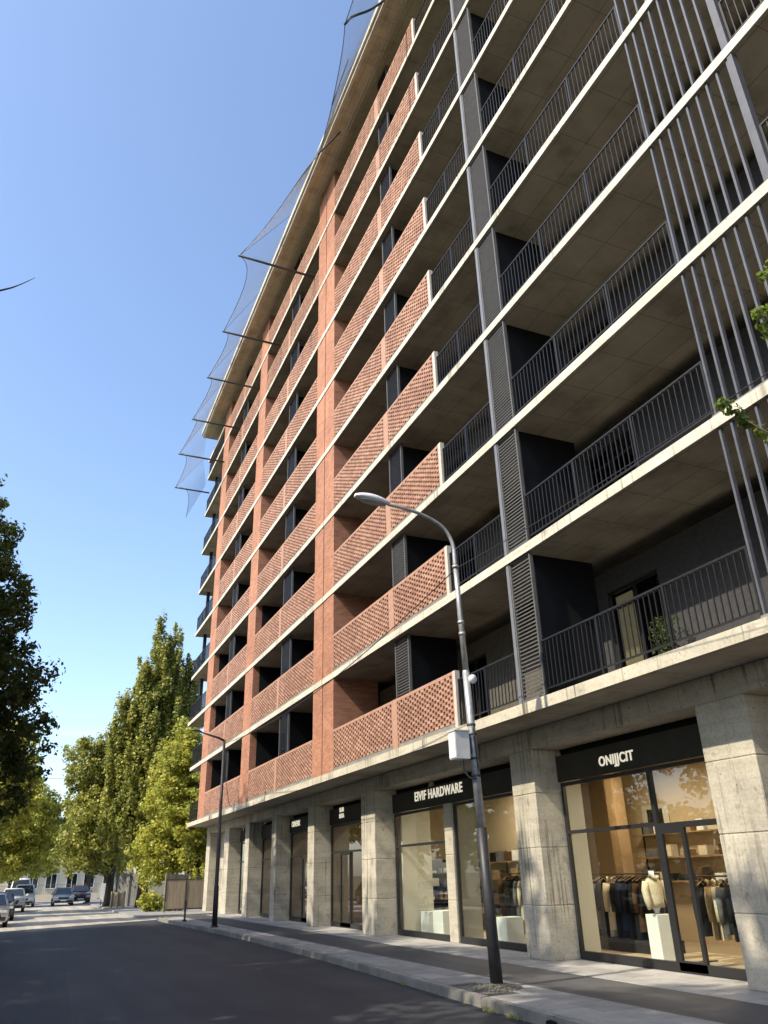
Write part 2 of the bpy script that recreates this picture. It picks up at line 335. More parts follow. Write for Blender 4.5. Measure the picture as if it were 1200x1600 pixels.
# ------------------------------------------------------------------ ground, road, pavement
def kx(y):
    pts = [(-20, 6.5), (8, 6.52), (11, 6.64), (16, 6.90), (20, 7.06), (28, 7.18), (35, 7.06), (42, 6.86), (60, 6.80)]
    for (a, p), (b, q) in zip(pts, pts[1:]):
        if y <= b:
            t = (y-a)/(b-a); return p+(q-p)*t
    return pts[-1][1]
g = MB(); g.v = [(-900, -600, -.03), (900, -600, -.03), (900, 1200, -.03), (-900, 1200, -.03)]; g.f = [(0, 1, 2, 3)]
tag(g.build('ground', 'ground'), kind='structure')
g = MB(); g.v = [(-2.4, -30, 0), (9.5, -30, 0), (9.5, 105, 0), (-2.4, 105, 0)]; g.f = [(0, 1, 2, 3)]
road = tag(g.build('road', 'asphalt'), kind='structure')
M['asphalt_sunlit'] = asphalt('sunlit_asphalt', (.34, .32, .28), (.46, .435, .38))  # pale far road: the sunlit bands are put into the colour
g = MB(); g.v = [(-2.4, 40.6, .004), (6.9, 46.4, .004), (9.5, 46.6, .004), (9.5, 105, .004), (-2.4, 105, .004)]; g.f = [(0, 1, 2, 3, 4)]; g.build('sunlit_surface', 'asphalt_sunlit', road)
rng = random.Random(3)
sm = MB()
yy = [14+i*1.1 for i in range(27)]
ptsx = [1.06+(y-14)*.041+rng.uniform(-.02, .02) for y in yy]
for i in range(len(yy)-1):
    n = len(sm.v); w = .018+rng.random()*.014
    sm.v += [(ptsx[i]-w, yy[i], .004), (ptsx[i]+w, yy[i], .004), (ptsx[i+1]+w, yy[i+1], .004), (ptsx[i+1]-w, yy[i+1], .004)]; sm.f.append((n, n+1, n+2, n+3))
M['seam'] = asphalt('road_seam', (.035, .037, .042), (.055, .057, .062)); sm.build('seam', 'seam', road)
# pavement body following the kerb line, rounded at the corner
YC = 45.2
edge = [(kx(y)+.16, y) for y in [-20]+[float(i) for i in range(4, 45)]]
for a in range(0, 91, 15): edge.append((kx(YC)+.16+1.5-1.5*math.cos(R(a)), YC+1.4*math.sin(R(a))))
pv = MB().prism(edge+[(14, YC+1.4), (14, -20)], -.1, .128, axis=2)
pave = tag(pv.build('pavement', 'joint'), kind='structure')
pa = MB(); pa.box(8.02, 9.50, -20, YC+.6, .10, .134); pa.build('asphalt_strip', 'asphalt_p', pave)
# kerb stones
KB = MB().box(-.5, .5, 0, .16, -.1, .14).mesh('kerb_stone', 'kerb')
bm = bmesh.new(); bm.from_mesh(KB); bmesh.ops.bevel(bm, geom=[e for e in bm.edges if all(v.co.z > .1 for v in e.verts)], offset=.018, segments=2, affect='EDGES'); bm.to_mesh(KB); bm.free()
y = 3.0
while y < 45.0:
    L = 1.0; a = Vector((kx(y), y)); b = Vector((kx(y+L), y+L)); d = b-a; c = (a+b)/2
    o = link('kerb_stone', KB, pave, (c.x, c.y, rng.uniform(-.004, .004)), (0, 0, math.atan2(d.y, d.x)+math.pi), (.99, 1, 1)); o.rotation_euler[2] -= 0
    # local +y must point away from the road
    o.rotation_euler[2] = math.atan2(d.y, d.x)-math.pi
    y += L
for a in range(0, 80, 26):
    c = (kx(YC)+1.5-1.5*math.cos(R(a+13)), YC+1.4*math.sin(R(a+13)))
    link('kerb_stone', KB, pave, (c[0], c[1], 0), (0, 0, R(90-a-13)+math.pi), (.68, 1, 1))
# paving slabs: two rows behind the kerb, rows along the shopfronts
PB = MB().box(-.5, .5, -.5, .5, -.03, 0).mesh('paving_slab', 'paving')
bm = bmesh.new(); bm.from_mesh(PB); bmesh.ops.bevel(bm, geom=[e for e in bm.edges if all(v.co.z > -.01 for v in e.verts)], offset=.012, segments=1, affect='EDGES'); bm.to_mesh(PB); bm.free()
def pslab(cx, cy, w, l, rz=0):
    link('paving_slab', PB, pave, (cx, cy, .140+rng.uniform(-.002, .002)), (rng.uniform(-.002, .002), rng.uniform(-.002, .002), rz), (w-.012, l-.012, 1))
LAMP1 = (7.44, 12.77); LAMP2 = (7.35, 34.09)
y = 4.0
while y < 44.5:
    k0 = kx(y+.4)+.17; w = (8.02-k0)/2
    for j in range(2):
        cx = k0+w*(j+.5); cy = y+.4+(.35 if j else 0)
        if abs(cy-LAMP1[1]) < .72 and j == 0 or (abs(cy-LAMP1[1]) < .62 and j == 1 and False): continue
        pslab(cx, cy, w, .8)
    y += .8
y = 4.0
while y < 46.0:
    for j in range(2): pslab(9.50+.46*(j+.5), y+.45+(.4 if j else 0), .46, .9)
    y += .9
sb = MB().box(10.42, 11.2, -4, 52, .10, .139); sb.build('threshold_strip', 'paving', pave)
# pavement beyond the driveway and the left side of the street
p2 = MB().prism([(6.35, 49.0), (6.25, 62), (6.3, 84), (6.3, 100), (14, 100), (14, 50.2), (8, 49.0)], -.05, .10, axis=2)
fpv = tag(p2.build('far_pavement', 'paving'), kind='structure')
dw = MB().prism([(6.9, 46.3), (6.35, 49.2), (14, 50.4), (14, 46.4)], -.05, .02, axis=2)
tag(dw.build('driveway', 'paving'), kind='structure')
pl = MB().box(-7.5, -2.4, -30, 105, -.05, .12); lp = tag(pl.build('left_pavement', 'asphalt_p'), kind='structure')
fg = MB().box(-1.5, 30, 100.5, 108, -.02, .012); tag(fg.build('far_yard', 'paving'), kind='structure')

# ------------------------------------------------------------------ the building
D = 9.25
BLD = empty('apartment_building', (D, 26, .14), 'ten storey concrete and brick apartment block with shops at street level', 'building')
SB = [4.82]+[8.22+3.2*k for k in range(8)]      # slab undersides
ST = [5.04]+[z+.2 for z in SB[1:]]              # slab tops
NF = 9; ROOFZ = 33.40
Y0 = -5.0; YJ0, YJ1 = 26.93, 26.985
ENDY = [52.6, 53.2]+[55.4]*7
for k in range(NF):
    for (a, b) in ((Y0, YJ0), (YJ1, ENDY[k])):
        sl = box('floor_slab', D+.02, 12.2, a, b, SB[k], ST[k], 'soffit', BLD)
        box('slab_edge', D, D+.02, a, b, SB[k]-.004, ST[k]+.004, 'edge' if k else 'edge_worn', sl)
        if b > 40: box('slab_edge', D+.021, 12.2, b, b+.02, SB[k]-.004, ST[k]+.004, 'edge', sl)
# body behind the balconies (floors, core and end wall), keeps light out
core = MB().box(11.9, 24, Y0, 49.4, 5.05, 33.3); core.build('core_wall', 'black', BLD)  # black puts the shade of the gap over the walls into the colour
# roof
rf = MB().box(8.36, 24, Y0, 53.6, ROOFZ, 33.62).build('roof', 'roofsoffit', BLD)
box('roof_edge', 8.20, 8.36, Y0, 53.6, 33.50, 33.78, 'edge', rf)
box('roof_edge', 8.30, 8.42, Y0, 53.6, ROOFZ-.06, 33.46, 'edge', rf)
for x in (8.94, 9.07): box('soffit_strip', x, x+.055, Y0, 53.6, ROOFZ-.045, ROOFZ-.001, 'edge', rf)
box('roof_edge', 8.42, 24, 53.6, 53.64, ROOFZ-.02, 33.74, 'edge', rf)
box('floor_slab', D+.02, 14, 49.5, 55.6, 32.3, 32.5, 'soffit', BLD); box('slab_edge', D, D+.02, 49.5, 55.6, 32.29, 32.51, 'edge', BLD)

# brick piers, storey by storey
PIERS = [(25.80, 26.92), (27.00, 28.05), (37.60, 39.20), (47.80, 49.60)]
for k in range(NF):
    top = SB[k+1] if k+1 < NF else ROOFZ
    for i, (a, b) in enumerate(PIERS):
        p = box('brick_pier', D+.03, 11.0, a, b, ST[k], top, 'brick', BLD)
# brick screens
def screen_mesh(L, H):
    m = MB(); rows = int(H/.0725); rh = H/rows; r = random.Random(int(L*100))
    for i in range(rows):
        y = -.15 if i % 2 else 0.0
        y += .02
        z0 = i*rh; z1 = z0+rh-.004
        while y < L:
            a, b = max(0, y), min(L, y+.19)
            j = r.uniform(-.002, .002)
            if b-a > .03: m.box(j, .10+j, a, b, z0, z1)
            y += .30
    return m.mesh('brick_screen', 'screen')
SCR = [(16.98, 20.40), (20.76, 25.80), (28.05, 32.80), (33.10, 37.60), (39.20, 43.35), (43.62, 47.80)]
SM = {}
for k in range(NF):
    zb, zt = ST[k]+.12, ST[k]+1.30
    for (a, b) in SCR:
        L = round(b-a, 3)
        if L not in SM: SM[L] = screen_mesh(L, zt-zb)
        o = link('brick_screen', SM[L], BLD, (D+.03, a, zb)); o['kind'] = 'stuff'
        box('coping', D+.025, D+.145, a, b, zt, zt+.085, 'coping', o)
        box('upstand', D+.04, D+.16, a, b, ST[k], zb, 'grey_base', o)
    for (a, b, mt) in ((20.40, 20.76, 'coping'), (32.80, 33.10, 'coping'), (43.35, 43.62, 'coping'), (16.84, 16.98, 'pale_trim')):
        box('screen_post', D+.022, D+.15, a, b, ST[k], zt+.088, mt, BLD)
# louvred privacy screens
SLATC = {}
nsl = 0
def louver(y0, y1, x, k, framed_w, individual):
    global nsl
    top = SB[k+1] if k+1 < NF else ROOFZ
    z0 = ST[k]; f = MB()
    f.box(x-.03, x+.05, y0, y0+framed_w, z0, top); f.box(x-.03, x+.05, y1-framed_w, y1, z0, top)
    f.box(x-.03, x+.05, y0+framed_w, y1-framed_w, z0+.02, z0+.07); f.box(x-.03, x+.05, y0+framed_w, y1-framed_w, top-.05, top-.004)
    fr = f.build('louvre_frame', 'slatm', BLD)
    n = int((top-z0-.16)/.083); pitch = (top-z0-.16)/n
    if individual:
        key = round(y1-y0, 3)
        if key not in SLATC:
            SLATC[key] = MB().prism([(-.014, -.013), (.012, -.010), (.012, .013), (-.014, .012)], y0+framed_w+.002-y0, y1-y0-framed_w-.002, axis=1).mesh('slat', 'slatm')
        for i in range(n):
            link('slat', SLATC[key], fr, (x+.01, y0, z0+.11+i*pitch)); nsl += 1
    else:
        m = MB()
        for i in range(n):
            z = z0+.11+i*pitch
            m.prism([(x+.01-.014, z-.013), (x+.01+.012, z-.010), (x+.01+.012, z+.013), (x+.01-.014, z+.012)], y0+framed_w+.002, y1-framed_w-.002, axis=1)
        o = m.build('slats', 'slatm' if y0 < 14 else 'metal', fr); o['kind'] = 'stuff'
for k in range(NF):
    louver(13.16, 14.0, D+.08, k, .045, k < 5)
    louver(19.78, 20.74, D+.20, k, .05, k < 2)
    louver(31.75, 33.05, D+.20, k, .05, False)
    louver(43.0, 44.1, D+.20, k, .05, False)
    top = SB[k+1] if k+1 < NF else ROOFZ
    box('pale_post', D+.03, D+.11, 14.0, 14.11, ST[k], top, 'pole_pale', BLD)
    # partitions, back wall, doors
    for yy0, yy1, mt in ((13.30, 13.46, 'navy'), (19.95, 20.10, 'navy'), (32.2, 32.35, 'navy'), (43.4, 43.55, 'navy')):
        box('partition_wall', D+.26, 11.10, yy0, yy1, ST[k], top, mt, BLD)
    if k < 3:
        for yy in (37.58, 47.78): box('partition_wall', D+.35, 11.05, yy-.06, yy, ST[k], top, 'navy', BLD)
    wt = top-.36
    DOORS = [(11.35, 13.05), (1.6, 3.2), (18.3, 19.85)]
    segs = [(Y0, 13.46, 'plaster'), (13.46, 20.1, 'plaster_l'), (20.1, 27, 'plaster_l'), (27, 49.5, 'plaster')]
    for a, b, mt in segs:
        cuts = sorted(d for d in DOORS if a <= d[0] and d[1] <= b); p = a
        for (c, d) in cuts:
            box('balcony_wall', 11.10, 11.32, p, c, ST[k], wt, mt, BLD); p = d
            dz = ST[k]+2.36
            box('balcony_wall', 11.10, 11.32, c, d, dz, wt, mt, BLD)
            f = MB(); x = 11.2
            for (q0, q1, r0, r1) in ((c, c+.06, ST[k], dz), (d-.06, d, ST[k], dz), (c+.06, d-.06, dz-.06, dz), (c+.06, d-.06, ST[k], ST[k]+.07), ((c+d)/2-.03, (c+d)/2+.03, ST[k]+.07, dz-.06)):
                f.box(x, x+.06, q0, q1, r0, r1)
            f.box(x, x+.06, c+.06, (c+d)/2-.03, dz-.42, dz-.37); f.box(x, x+.06, (c+d)/2+.03, d-.06, dz-.42, dz-.37)
            bd = f.build('balcony_door', 'frame', BLD)
            for q0, q1 in ((c+.06, (c+d)/2-.03), ((c+d)/2+.03, d-.06)):
                box('pane', x+.025, x+.035, q0, q1, ST[k]+.07, dz-.06, 'glass_dark', bd)
        box('balcony_wall', 11.10, 11.32, p, b, ST[k], wt, mt, BLD)
# curtain behind the lowest door of the right bay
cu = MB()
n0 = 14
for i in range(n0):
    ya = 12.42+.55*i/n0; yb = 12.42+.55*(i+1)/n0; xa = 11.34+(.05 if i % 2 else 0); xb = 11.34+(.05 if (i+1) % 2 else 0)
    n = len(cu.v); cu.v += [(xa, ya, ST[0]+.08), (xb, yb, ST[0]+.08), (xb, yb, ST[0]+2.28), (xa, ya, ST[0]+2.28)]; cu.f.append((n, n+1, n+2, n+3))
tag(cu.build('curtain', 'curtain'), 'cream curtain hanging behind the lowest balcony door above the clothing shop', 'curtain')
# railings
BALC = {}
nbal = 0
def railing(y0, y1, k, x=D+.10, individual=False, posts=True):
    global nbal
    zt = ST[k]; m = MB()
    m.box(x-.022, x+.022, y0, y1, zt+1.13, zt+1.165); m.box(x-.016, x+.016, y0, y1, zt+.14, zt+.168)
    n = max(1, round((y1-y0)/1.7)); 
    for i in range(n+1):
        yy = y0+.02+(y1-y0-.04)*i/n; m.box(x-.020, x+.020, yy-.02, yy+.02, zt, zt+1.13)
    r = m.build('balcony_railing', 'metal', BLD)
    nb = int((y1-y0)/.135); st = (y1-y0)/nb
    if individual:
        if 'b' not in BALC: BALC['b'] = MB().box(-.009, .009, -.009, .009, 0, .962).mesh('baluster', 'metal')
        for i in range(1, nb): link('baluster', BALC['b'], r, (x, y0+i*st, zt+.168)); nbal += 1
    else:
        b = MB()
        for i in range(1, nb): b.box(x-.009, x+.009, y0+i*st-.009, y0+i*st+.009, zt+.168, zt+1.13)
        o = b.build('balusters', 'metal', r); o['kind'] = 'stuff'
for k in range(NF):
    railing(7.66, 13.16, k, individual=k < 5)
    railing(14.15, 16.83, k, individual=k < 5)
    railing(Y0, 5.50, k)
    railing(49.62, ENDY[k]-.05, k, individual=False)
    # rail across the end of the corner balconies
    m = MB(); ye = ENDY[k]-.06; zt = ST[k]
    m.box(D+.1, 12.2, ye-.02, ye+.02, zt+1.13, zt+1.165); m.box(D+.1, 12.2, ye-.015, ye+.015, zt+.14, zt+.168)
    for i in range(1, 20): m.box(D+.1+i*.14-.009, D+.1+i*.14+.009, ye-.009, ye+.009, zt+.168, zt+1.13)
    m.build('balcony_railing', 'metal', BLD)
    if k >= 2:
        top = SB[k+1] if k+1 < NF else 32.3
        box('corner_post', D+.5, D+.72, ENDY[k]-.8, ENDY[k]-.58, ST[k], top, 'metal', BLD)
    # mesh infill makes the corner rail read solid
# vertical fins
FM = {}
for k in range(NF):
    top = SB[k+1] if k+1 < NF else ROOFZ; H = round(top-ST[k], 3)
    if H not in FM: FM[H] = MB().box(-.035, .035, -.021, .021, 0, H).mesh('fin', 'fin')
    yy = 7.60
    for i in range(9):
        link('fin', FM[H], BLD, (D+.08, 7.60-i*.243, ST[k]))
    box('fin_post', D+.02, D+.15, 5.52, 5.62, ST[k], top, 'fin', BLD)
    box('fin_sill', D+.03, D+.14, 5.62, 7.66, ST[k]+.0, ST[k]+.05, 'grey_base', BLD)

# ground floor: beam, columns, shopfronts
CX = 10.40; GZ = .14; BZ = 4.38; SX = 11.10
for (a, b) in ((Y0, 25.60), (25.64, 52.0)):
    n = max(1, round((b-a)/2.4)); st = (b-a)/n
    for i in range(n): box('beam_segment', CX, 11.2, a+i*st+.006, a+(i+1)*st-.006, BZ, SB[0]-.012, 'beam', BLD)
CORE = MB()
def column(y0, y1, x0=CX, x1=11.20, zt=BZ, seam=True):
    c = MB().box(x0+.012, x1-.012, y0+.012, y1-.012, GZ-.02, zt).build('concrete_column', 'beam', BLD)
    zs = [GZ-.01, 1.16, 2.30, 3.42, zt-.004]
    w = y1-y0; ys = [y0, y0+w*.46, y1] if (seam and w > .9) else [y0, y1]
    for a, b in zip(zs, zs[1:]):
        for p, q in zip(ys, ys[1:]):
            box('concrete_panel', x0+rng.uniform(-.002, .002), x1, p+(.004 if p > y0 else 0), q-(.004 if q < y1 else 0), a+.008, b-.008, 'concrete', c, .010)
COLS = [(2.6, 3.7), (9.28, 10.36), (15.52, 16.46), (24.90, 25.60), (25.64, 26.10), (31.10, 31.88), (36.47, 37.18), (41.35, 42.18), (45.85, 46.94), (50.9, 51.9)]
for a, b in COLS: column(a, b)
column(20.80, 21.28, SX-.06, SX+.16, 3.66, False)
# recessed concrete wall at the far end
for i, (z0, z1) in enumerate(((.13, 1.25), (1.26, 2.35), (2.36, 3.4), (3.41, BZ))):
    for a, b in ((46.95, 48.9), (48.91, 50.89)): box('concrete_panel', 11.08, 11.3, a, b-.01, z0, z1-.012, 'concrete', BLD, .006)
SX = 11.10
def frame_rect(m, y0, y1, z0, z1, t, x=SX, d=.08):
    m.box(x, x+d, y0, y0+t, z0, z1); m.box(x, x+d, y1-t, y1, z0, z1); m.box(x, x+d, y0+t, y1-t, z0, z0+t); m.box(x, x+d, y0+t, y1-t, z1-t, z1)
def pane(par, y0, y1, z0, z1, x=SX+.04): box('pane', x, x+.008, y0, y1, z0, z1, 'glass', par)
def signband(y0, y1, z0=3.66, z1=4.22, x=SX-.06): 
    b = box('sign_band', x, x+.1, y0, y1, z0, z1, 'signband', BLD)
    box('recess_panel', SX+.1, SX+.14, y0, y1, z1, BZ, 'black', BLD); return b
def door_leaf(par, y0, y1, z0, z1, x=SX-.02, hy=None, t=.085):
    m = MB(); m.box(x, x+.06, y0, y0+t, z0, z1); m.box(x, x+.06, y1-t, y1, z0, z1); m.box(x, x+.06, y0+t, y1-t, z0, z0+.16); m.box(x, x+.06, y0+t, y1-t, z1-t, z1)
    d = m.build('door', 'frame', par); box('pane', x+.026, x+.034, y0+t, y1-t, z0+.16, z1-t, 'glass', d)
    if hy: 
        h = MB(); h.tube([(x-.05, hy, z0+.8), (x-.05, hy, z0+1.35)], .014, 8); h.tube([(x-.05, hy, z0+.85), (x+.01, hy, z0+.85)], .01, 6); h.tube([(x-.05, hy, z0+1.3), (x+.01, hy, z0+1.3)], .01, 6)
        h.build('handle', 'steel_dark', d)
    return d
def letters(txt, yc, z, size, x, par, squeeze=1.0):
    c = bpy.data.curves.new('lettering', 'FONT'); c.body = txt; c.size = size; c.align_x = 'CENTER'; c.align_y = 'CENTER'; c.extrude = .012; c.offset = size*.022
    c.space_character = squeeze
    o = bpy.data.objects.new('lettering', c); COL.objects.link(o)
    dg = bpy.context.evaluated_depsgraph_get(); me = bpy.data.meshes.new_from_object(o.evaluated_get(dg)); bpy.data.objects.remove(o)
    me.materials.clear(); me.materials.append(M['letter'])
    return link('lettering', me, par, (x, yc, z), (R(90), 0, R(-90)))
# shop 1 (clothing), 10.36 .. 15.52
def shop(name, y0, y1, posts, zt=3.64, tr=2.60, zb=.15):
    m = MB(); frame_rect(m, y0, y1, zb, zt, .075)
    m.box(SX-.02, SX+.08, y0+.075, y1-.075, zb, zb+.15)
    for (a, b, z0, z1) in posts: m.box(SX, SX+.08, a, b, z0, z1)
    return m.build(name, 'frame', BLD)
w = shop('shop_window', 10.37, 15.51, [(12.54, 12.64, .30, 3.565), (12.64, 15.435, 2.56, 2.63), (10.445, 12.54, 2.50, 2.60)])
pane(w, 12.64, 15.435, .30, 2.56); pane(w, 12.64, 15.435, 2.63, 3.565); pane(w, 10.445, 12.54, 2.60, 3.565); pane(w, 10.445, 11.86, .30, 2.50)
door_leaf(w, 11.86, 12.54, .17, 2.50)
s = signband(10.37, 15.51); letters('ONIJJCIT', 13.40, 3.90, .27, SX-.062, s, 1.06)
# shop 2 (hardware), 16.46 .. 24.90
w = shop('shop_window', 21.29, 24.89, [(21.365, 24.815, 2.62, 2.69)]); pane(w, 21.365, 24.815, .30, 2.62); pane(w, 21.365, 24.815, 2.69, 3.565)
w = shop('shop_window', 16.47, 20.79, []); pane(w, 16.54, 20.715, .30, 3.565)
s = signband(16.47, 24.89); letters('EIVIF HARDWARE', 21.60, 4.0, .37, SX-.062, s, 1.08)
box('sign_bracket', SX-.03, SX+.05, 22.0, 22.2, 4.22, BZ, 'beam', s)
# smaller shopfronts
def small(y0, y1, door=None, sign=None, split=None, tr=2.62):
    posts = [(y0+.075, y1-.075, tr, tr+.07)]
    if split: posts.append((split-.04, split+.04, .3, tr))
    w = shop('shop_window', y0+.01, y1-.01, posts)
    pane(w, y0+.085, y1-.085, tr+.07, 3.565)
    if door:
        pane(w, y0+.085, door[0]-.02, .30, tr); 
        if door[1] < y1-.2: pane(w, door[1]+.02, y1-.085, .30, tr)
        door_leaf(w, door[0], door[1], .17, tr, hy=door[1]-.05)
    elif split: pane(w, y0+.085, split-.04, .30, tr); pane(w, split+.04, y1-.085, .30, tr)
    else: pane(w, y0+.085, y1-.085, .30, tr)
    s = signband(y0+.01, y1-.01)
    if sign: letters(sign[0], sign[1], sign[2], sign[3], SX-.062, s, .9)
    return w
small(26.10, 31.10, (28.95, 30.0), ('ELAB\nBUTA', 29.7, 4.02, .22))
small(31.88, 36.47, (33.6, 34.7), ('OSNEVIX', 35.55, 3.98, .32))
small(37.18, 41.35, None, None, 39.6)
small(42.18, 45.85, None, None, 44.0)

# ------------------------------------------------------------------ shop interiors
SH = empty('shop_interior', (11.2, 26, .14), 'warm lit shop interiors behind the street windows', 'shop interior')
box('floor', 11.2, 17, 4, 46, .12, .155, 'shopfloor', SH)
box('ceiling', 11.25, 17, 4, 46, 4.30, 4.36, 'shopceil', SH)
for a, b, x in ((8.0, 22.2, 15.4), (20.55, 26.0, 14.2), (26.14, 46, 14.6)): box('back_wall', x, x+.1, a, b, .155, 4.30, 'wallwarm', SH)
MB().prism([(11.30, 15.98), (11.34, 15.90), (15.39, 21.85), (15.30, 21.95)], .156, 4.295, axis=2).build('side_wall', 'wallwarm', SH)
for yv in (8.0, 26.0, 31.5, 36.8, 41.8): box('side_wall', 11.25, 15.4, yv, yv+.14, .155, 4.30, 'wallwarm' if yv < 27 else 'shelfw', SH)
box('display_panel', 11.26, 11.72, 15.60, 15.68, .156, 4.0, 'wallpale', SH)
box('display_panel', 11.26, 12.3, 24.70, 24.78, .156, 4.0, 'wallpale', SH)
box('display_panel', 11.26, 11.9, 20.95, 21.03, .156, 4.0, 'wallpale', SH)
box('pillar', 13.9, 14.25, 17.2, 17.5, .156, 4.29, 'shelfw', SH)
for (x, yv, e, c) in ((13.0, 12.5, 62, (1, .80, .55)), (13.2, 16.2, 62, (1, .80, .55)), (12.8, 21.5, 58, (1, .82, .6)), (12.8, 29, 7, (1, .86, .66)), (12.8, 34.5, 6, (1, .86, .66)), (12.8, 39.5, 5, (1, .86, .66)), (12.8, 44, 4, (1, .86, .66))):
    ld = bpy.data.lights.new('shop_lamp', 'AREA'); ld.energy = e; ld.color = c; ld.size = .7
    lo = bpy.data.objects.new('shop_lamp', ld); COL.objects.link(lo); lo.location = (x, yv, 4.2)
sp = MB().tube([(0, 0, .10), (0, 0, 0)], .045, 10).mesh('spotlight', 'frame'); gl = MB().tube([(0, 0, 0), (0, 0, -.012)], .036, 10).mesh('bulb', 'spot')
ORD_ = ['first', 'second', 'third', 'fourth', 'fifth', 'sixth', 'seventh', 'eighth', 'ninth', 'tenth']
SPOTS = ((12.0, 12.0), (12.4, 13.4), (12.9, 11.6), (13.4, 14.4), (12.6, 15.0), (13.6, 12.6), (14.2, 13.6), (12.2, 17.2), (13.2, 19.6), (12.6, 22.8))
for i, (x, yv) in enumerate(SPOTS):
    o = link('ceiling_spotlight', sp, None, (x, yv, 4.20)); b = link('bulb', gl, o, (x, yv, 4.198))
    tag(o, 'glowing spotlight, %s from the near end of the shop ceiling lights' % ORD_[sorted(q[1] for q in SPOTS).index(yv)], 'spotlight', 'shop ceiling spotlights')

# garments
def garment_mesh(mat, h=.95, w=.46, coat=True, seed=0):
    """a hanging garment: front and back shells with sleeves, folds and a hanger; in the local xz plane, hanging down from z=0"""
    r = random.Random(seed); m = MB()
    n = 13; rows = 9
    for side in (1, -1):
        b = len(m.v)
        for i in range(rows):
            t = i/(rows-1); z = -.10-t*h
            ww = (w*.36+(w*.16)*min(1, t*5)) if t < .2 else w*(.50+.07*t)
            if i == 0: z = -.05
            for j in range(n):
                s = j/(n-1)*2-1; dz = -.07*abs(s)*(1-t) if i == 0 else 0
                y = side*(.055+.02*t)*(1-abs(s)**3)+.014*math.sin(j*2.1+seed)*t
                m.v.append((s*ww, y, z+dz-(.10*abs(s) if i == 0 else 0)))
        for i in range(rows-1):
            for j in range(n-1):
                q = (b+i*n+j, b+i*n+j+1, b+(i+1)*n+j+1, b+(i+1)*n+j); m.f.append(q)
    if coat:
        for sgn in (-1, 1):
            x0 = sgn*w*.47
            m.tube([(x0*.9, 0, -.16), (x0*1.15, .01, -.35), (x0*1.22, .015, -.55), (x0*1.18, .02, -.74)], [.075, .072, .062, .05], 8)
        m.tube([(-.07, .02, -.06), (0, .06, -.03), (.07, .02, -.06)], .028, 6)
    me = m.mesh('garment', mat, True)
    hg = MB().tube([(-.2, 0, -.11), (0, 0, -.03), (.2, 0, -.11)], .008, 5).tube([(0, 0, -.03), (0, 0, .03), (.025, 0, .05), (.045, 0, .03)], .004, 5).mesh('hanger', 'shelfw')
    return me, hg
ORD = ['first', 'second', 'third', 'fourth', 'fifth', 'sixth', 'seventh', 'eighth', 'ninth', 'tenth', 'eleventh', 'twelfth', 'thirteenth', 'fourteenth', 'fifteenth', 'sixteenth', 'seventeenth', 'eighteenth', 'nineteenth', 'twentieth']+['%dth' % i for i in range(21, 60)]
GM = {}
def garment(x, yv, z, mat, h, rz, label, group=None, seed=0, nm='coat'):
    key = (mat, h, seed % 3)
    if key not in GM: GM[key] = garment_mesh(mat, h, .46, True, seed % 3)
    me, hg = GM[key]
    o = link(nm, me, None, (x, yv, z), (0, 0, rz)); h_ = bpy.data.objects.new('hanger', hg); COL.objects.link(h_); h_.parent = o
    tag(o, label, 'garment', group); return o
def rack(y0, y1, x, z, label, legs=True):
    r = empty('clothes_rack', (x, (y0+y1)/2, .155), label, 'clothes rack')
    MB().tube([(x, y0, z), (x, y1, z)], .016, 8).build('rail', 'steel_dark', r)
    for yv in (y0, y1):
        MB().tube([(x, yv, .17), (x, yv, z)], .014, 8).build('leg', 'steel_dark', r)
        MB().tube([(x-.25, yv, .17), (x+.25, yv, .17)], .014, 8).build('foot', 'steel_dark', r)
rack(14.9, 17.9, 13.0, 1.72, 'long dark clothes rack behind the big pane of the clothing shop')
seq = ['cl_black', 'cl_black', 'cl_black', 'cl_brown', 'cl_black', 'cl_black', 'cl_navy', 'cl_black', 'cl_black', 'cl_cream', 'cl_cream', 'cl_black', 'cl_grey', 'cl_black', 'cl_black', 'cl_black', 'cl_black', 'cl_navy']
for i, c in enumerate(seq):
    garment(13.0+rng.uniform(-.02, .02), 14.98+i*.165, 1.68, c, 1.02+.14*((i*7) % 3), R(rng.uniform(-22, 22)), '%s garment, %s from the near end of the long clothing shop rack' % (c[3:], ORD[i]), 'clothes on the long rack', i)
rack(11.75, 13.35, 12.5, 1.66, 'short clothes rack seen through the glass beside the open shop door')
seq2 = [('cl_navy', .92), ('cl_navy', .92), ('cl_navy', .92), ('cl_black', .95), ('cl_grey', .85), ('cl_cream', .95), ('cl_tan', .95), ('cl_black', .9), ('cl_black', .9)]
for i, (c, h) in enumerate(seq2): garment(12.5, 11.85+i*.18, 1.62, c, h, R(20+rng.uniform(-15, 15)), '%s coat, %s from the near end of the short rack by the door' % (c[3:], ORD[i]), 'coats on the short rack', i+1)
tag(box('low_counter', 12.7, 13.4, 14.9, 17.6, .156, .40, 'frame', None, .01), 'low dark counter beneath the long clothes rack', 'counter')
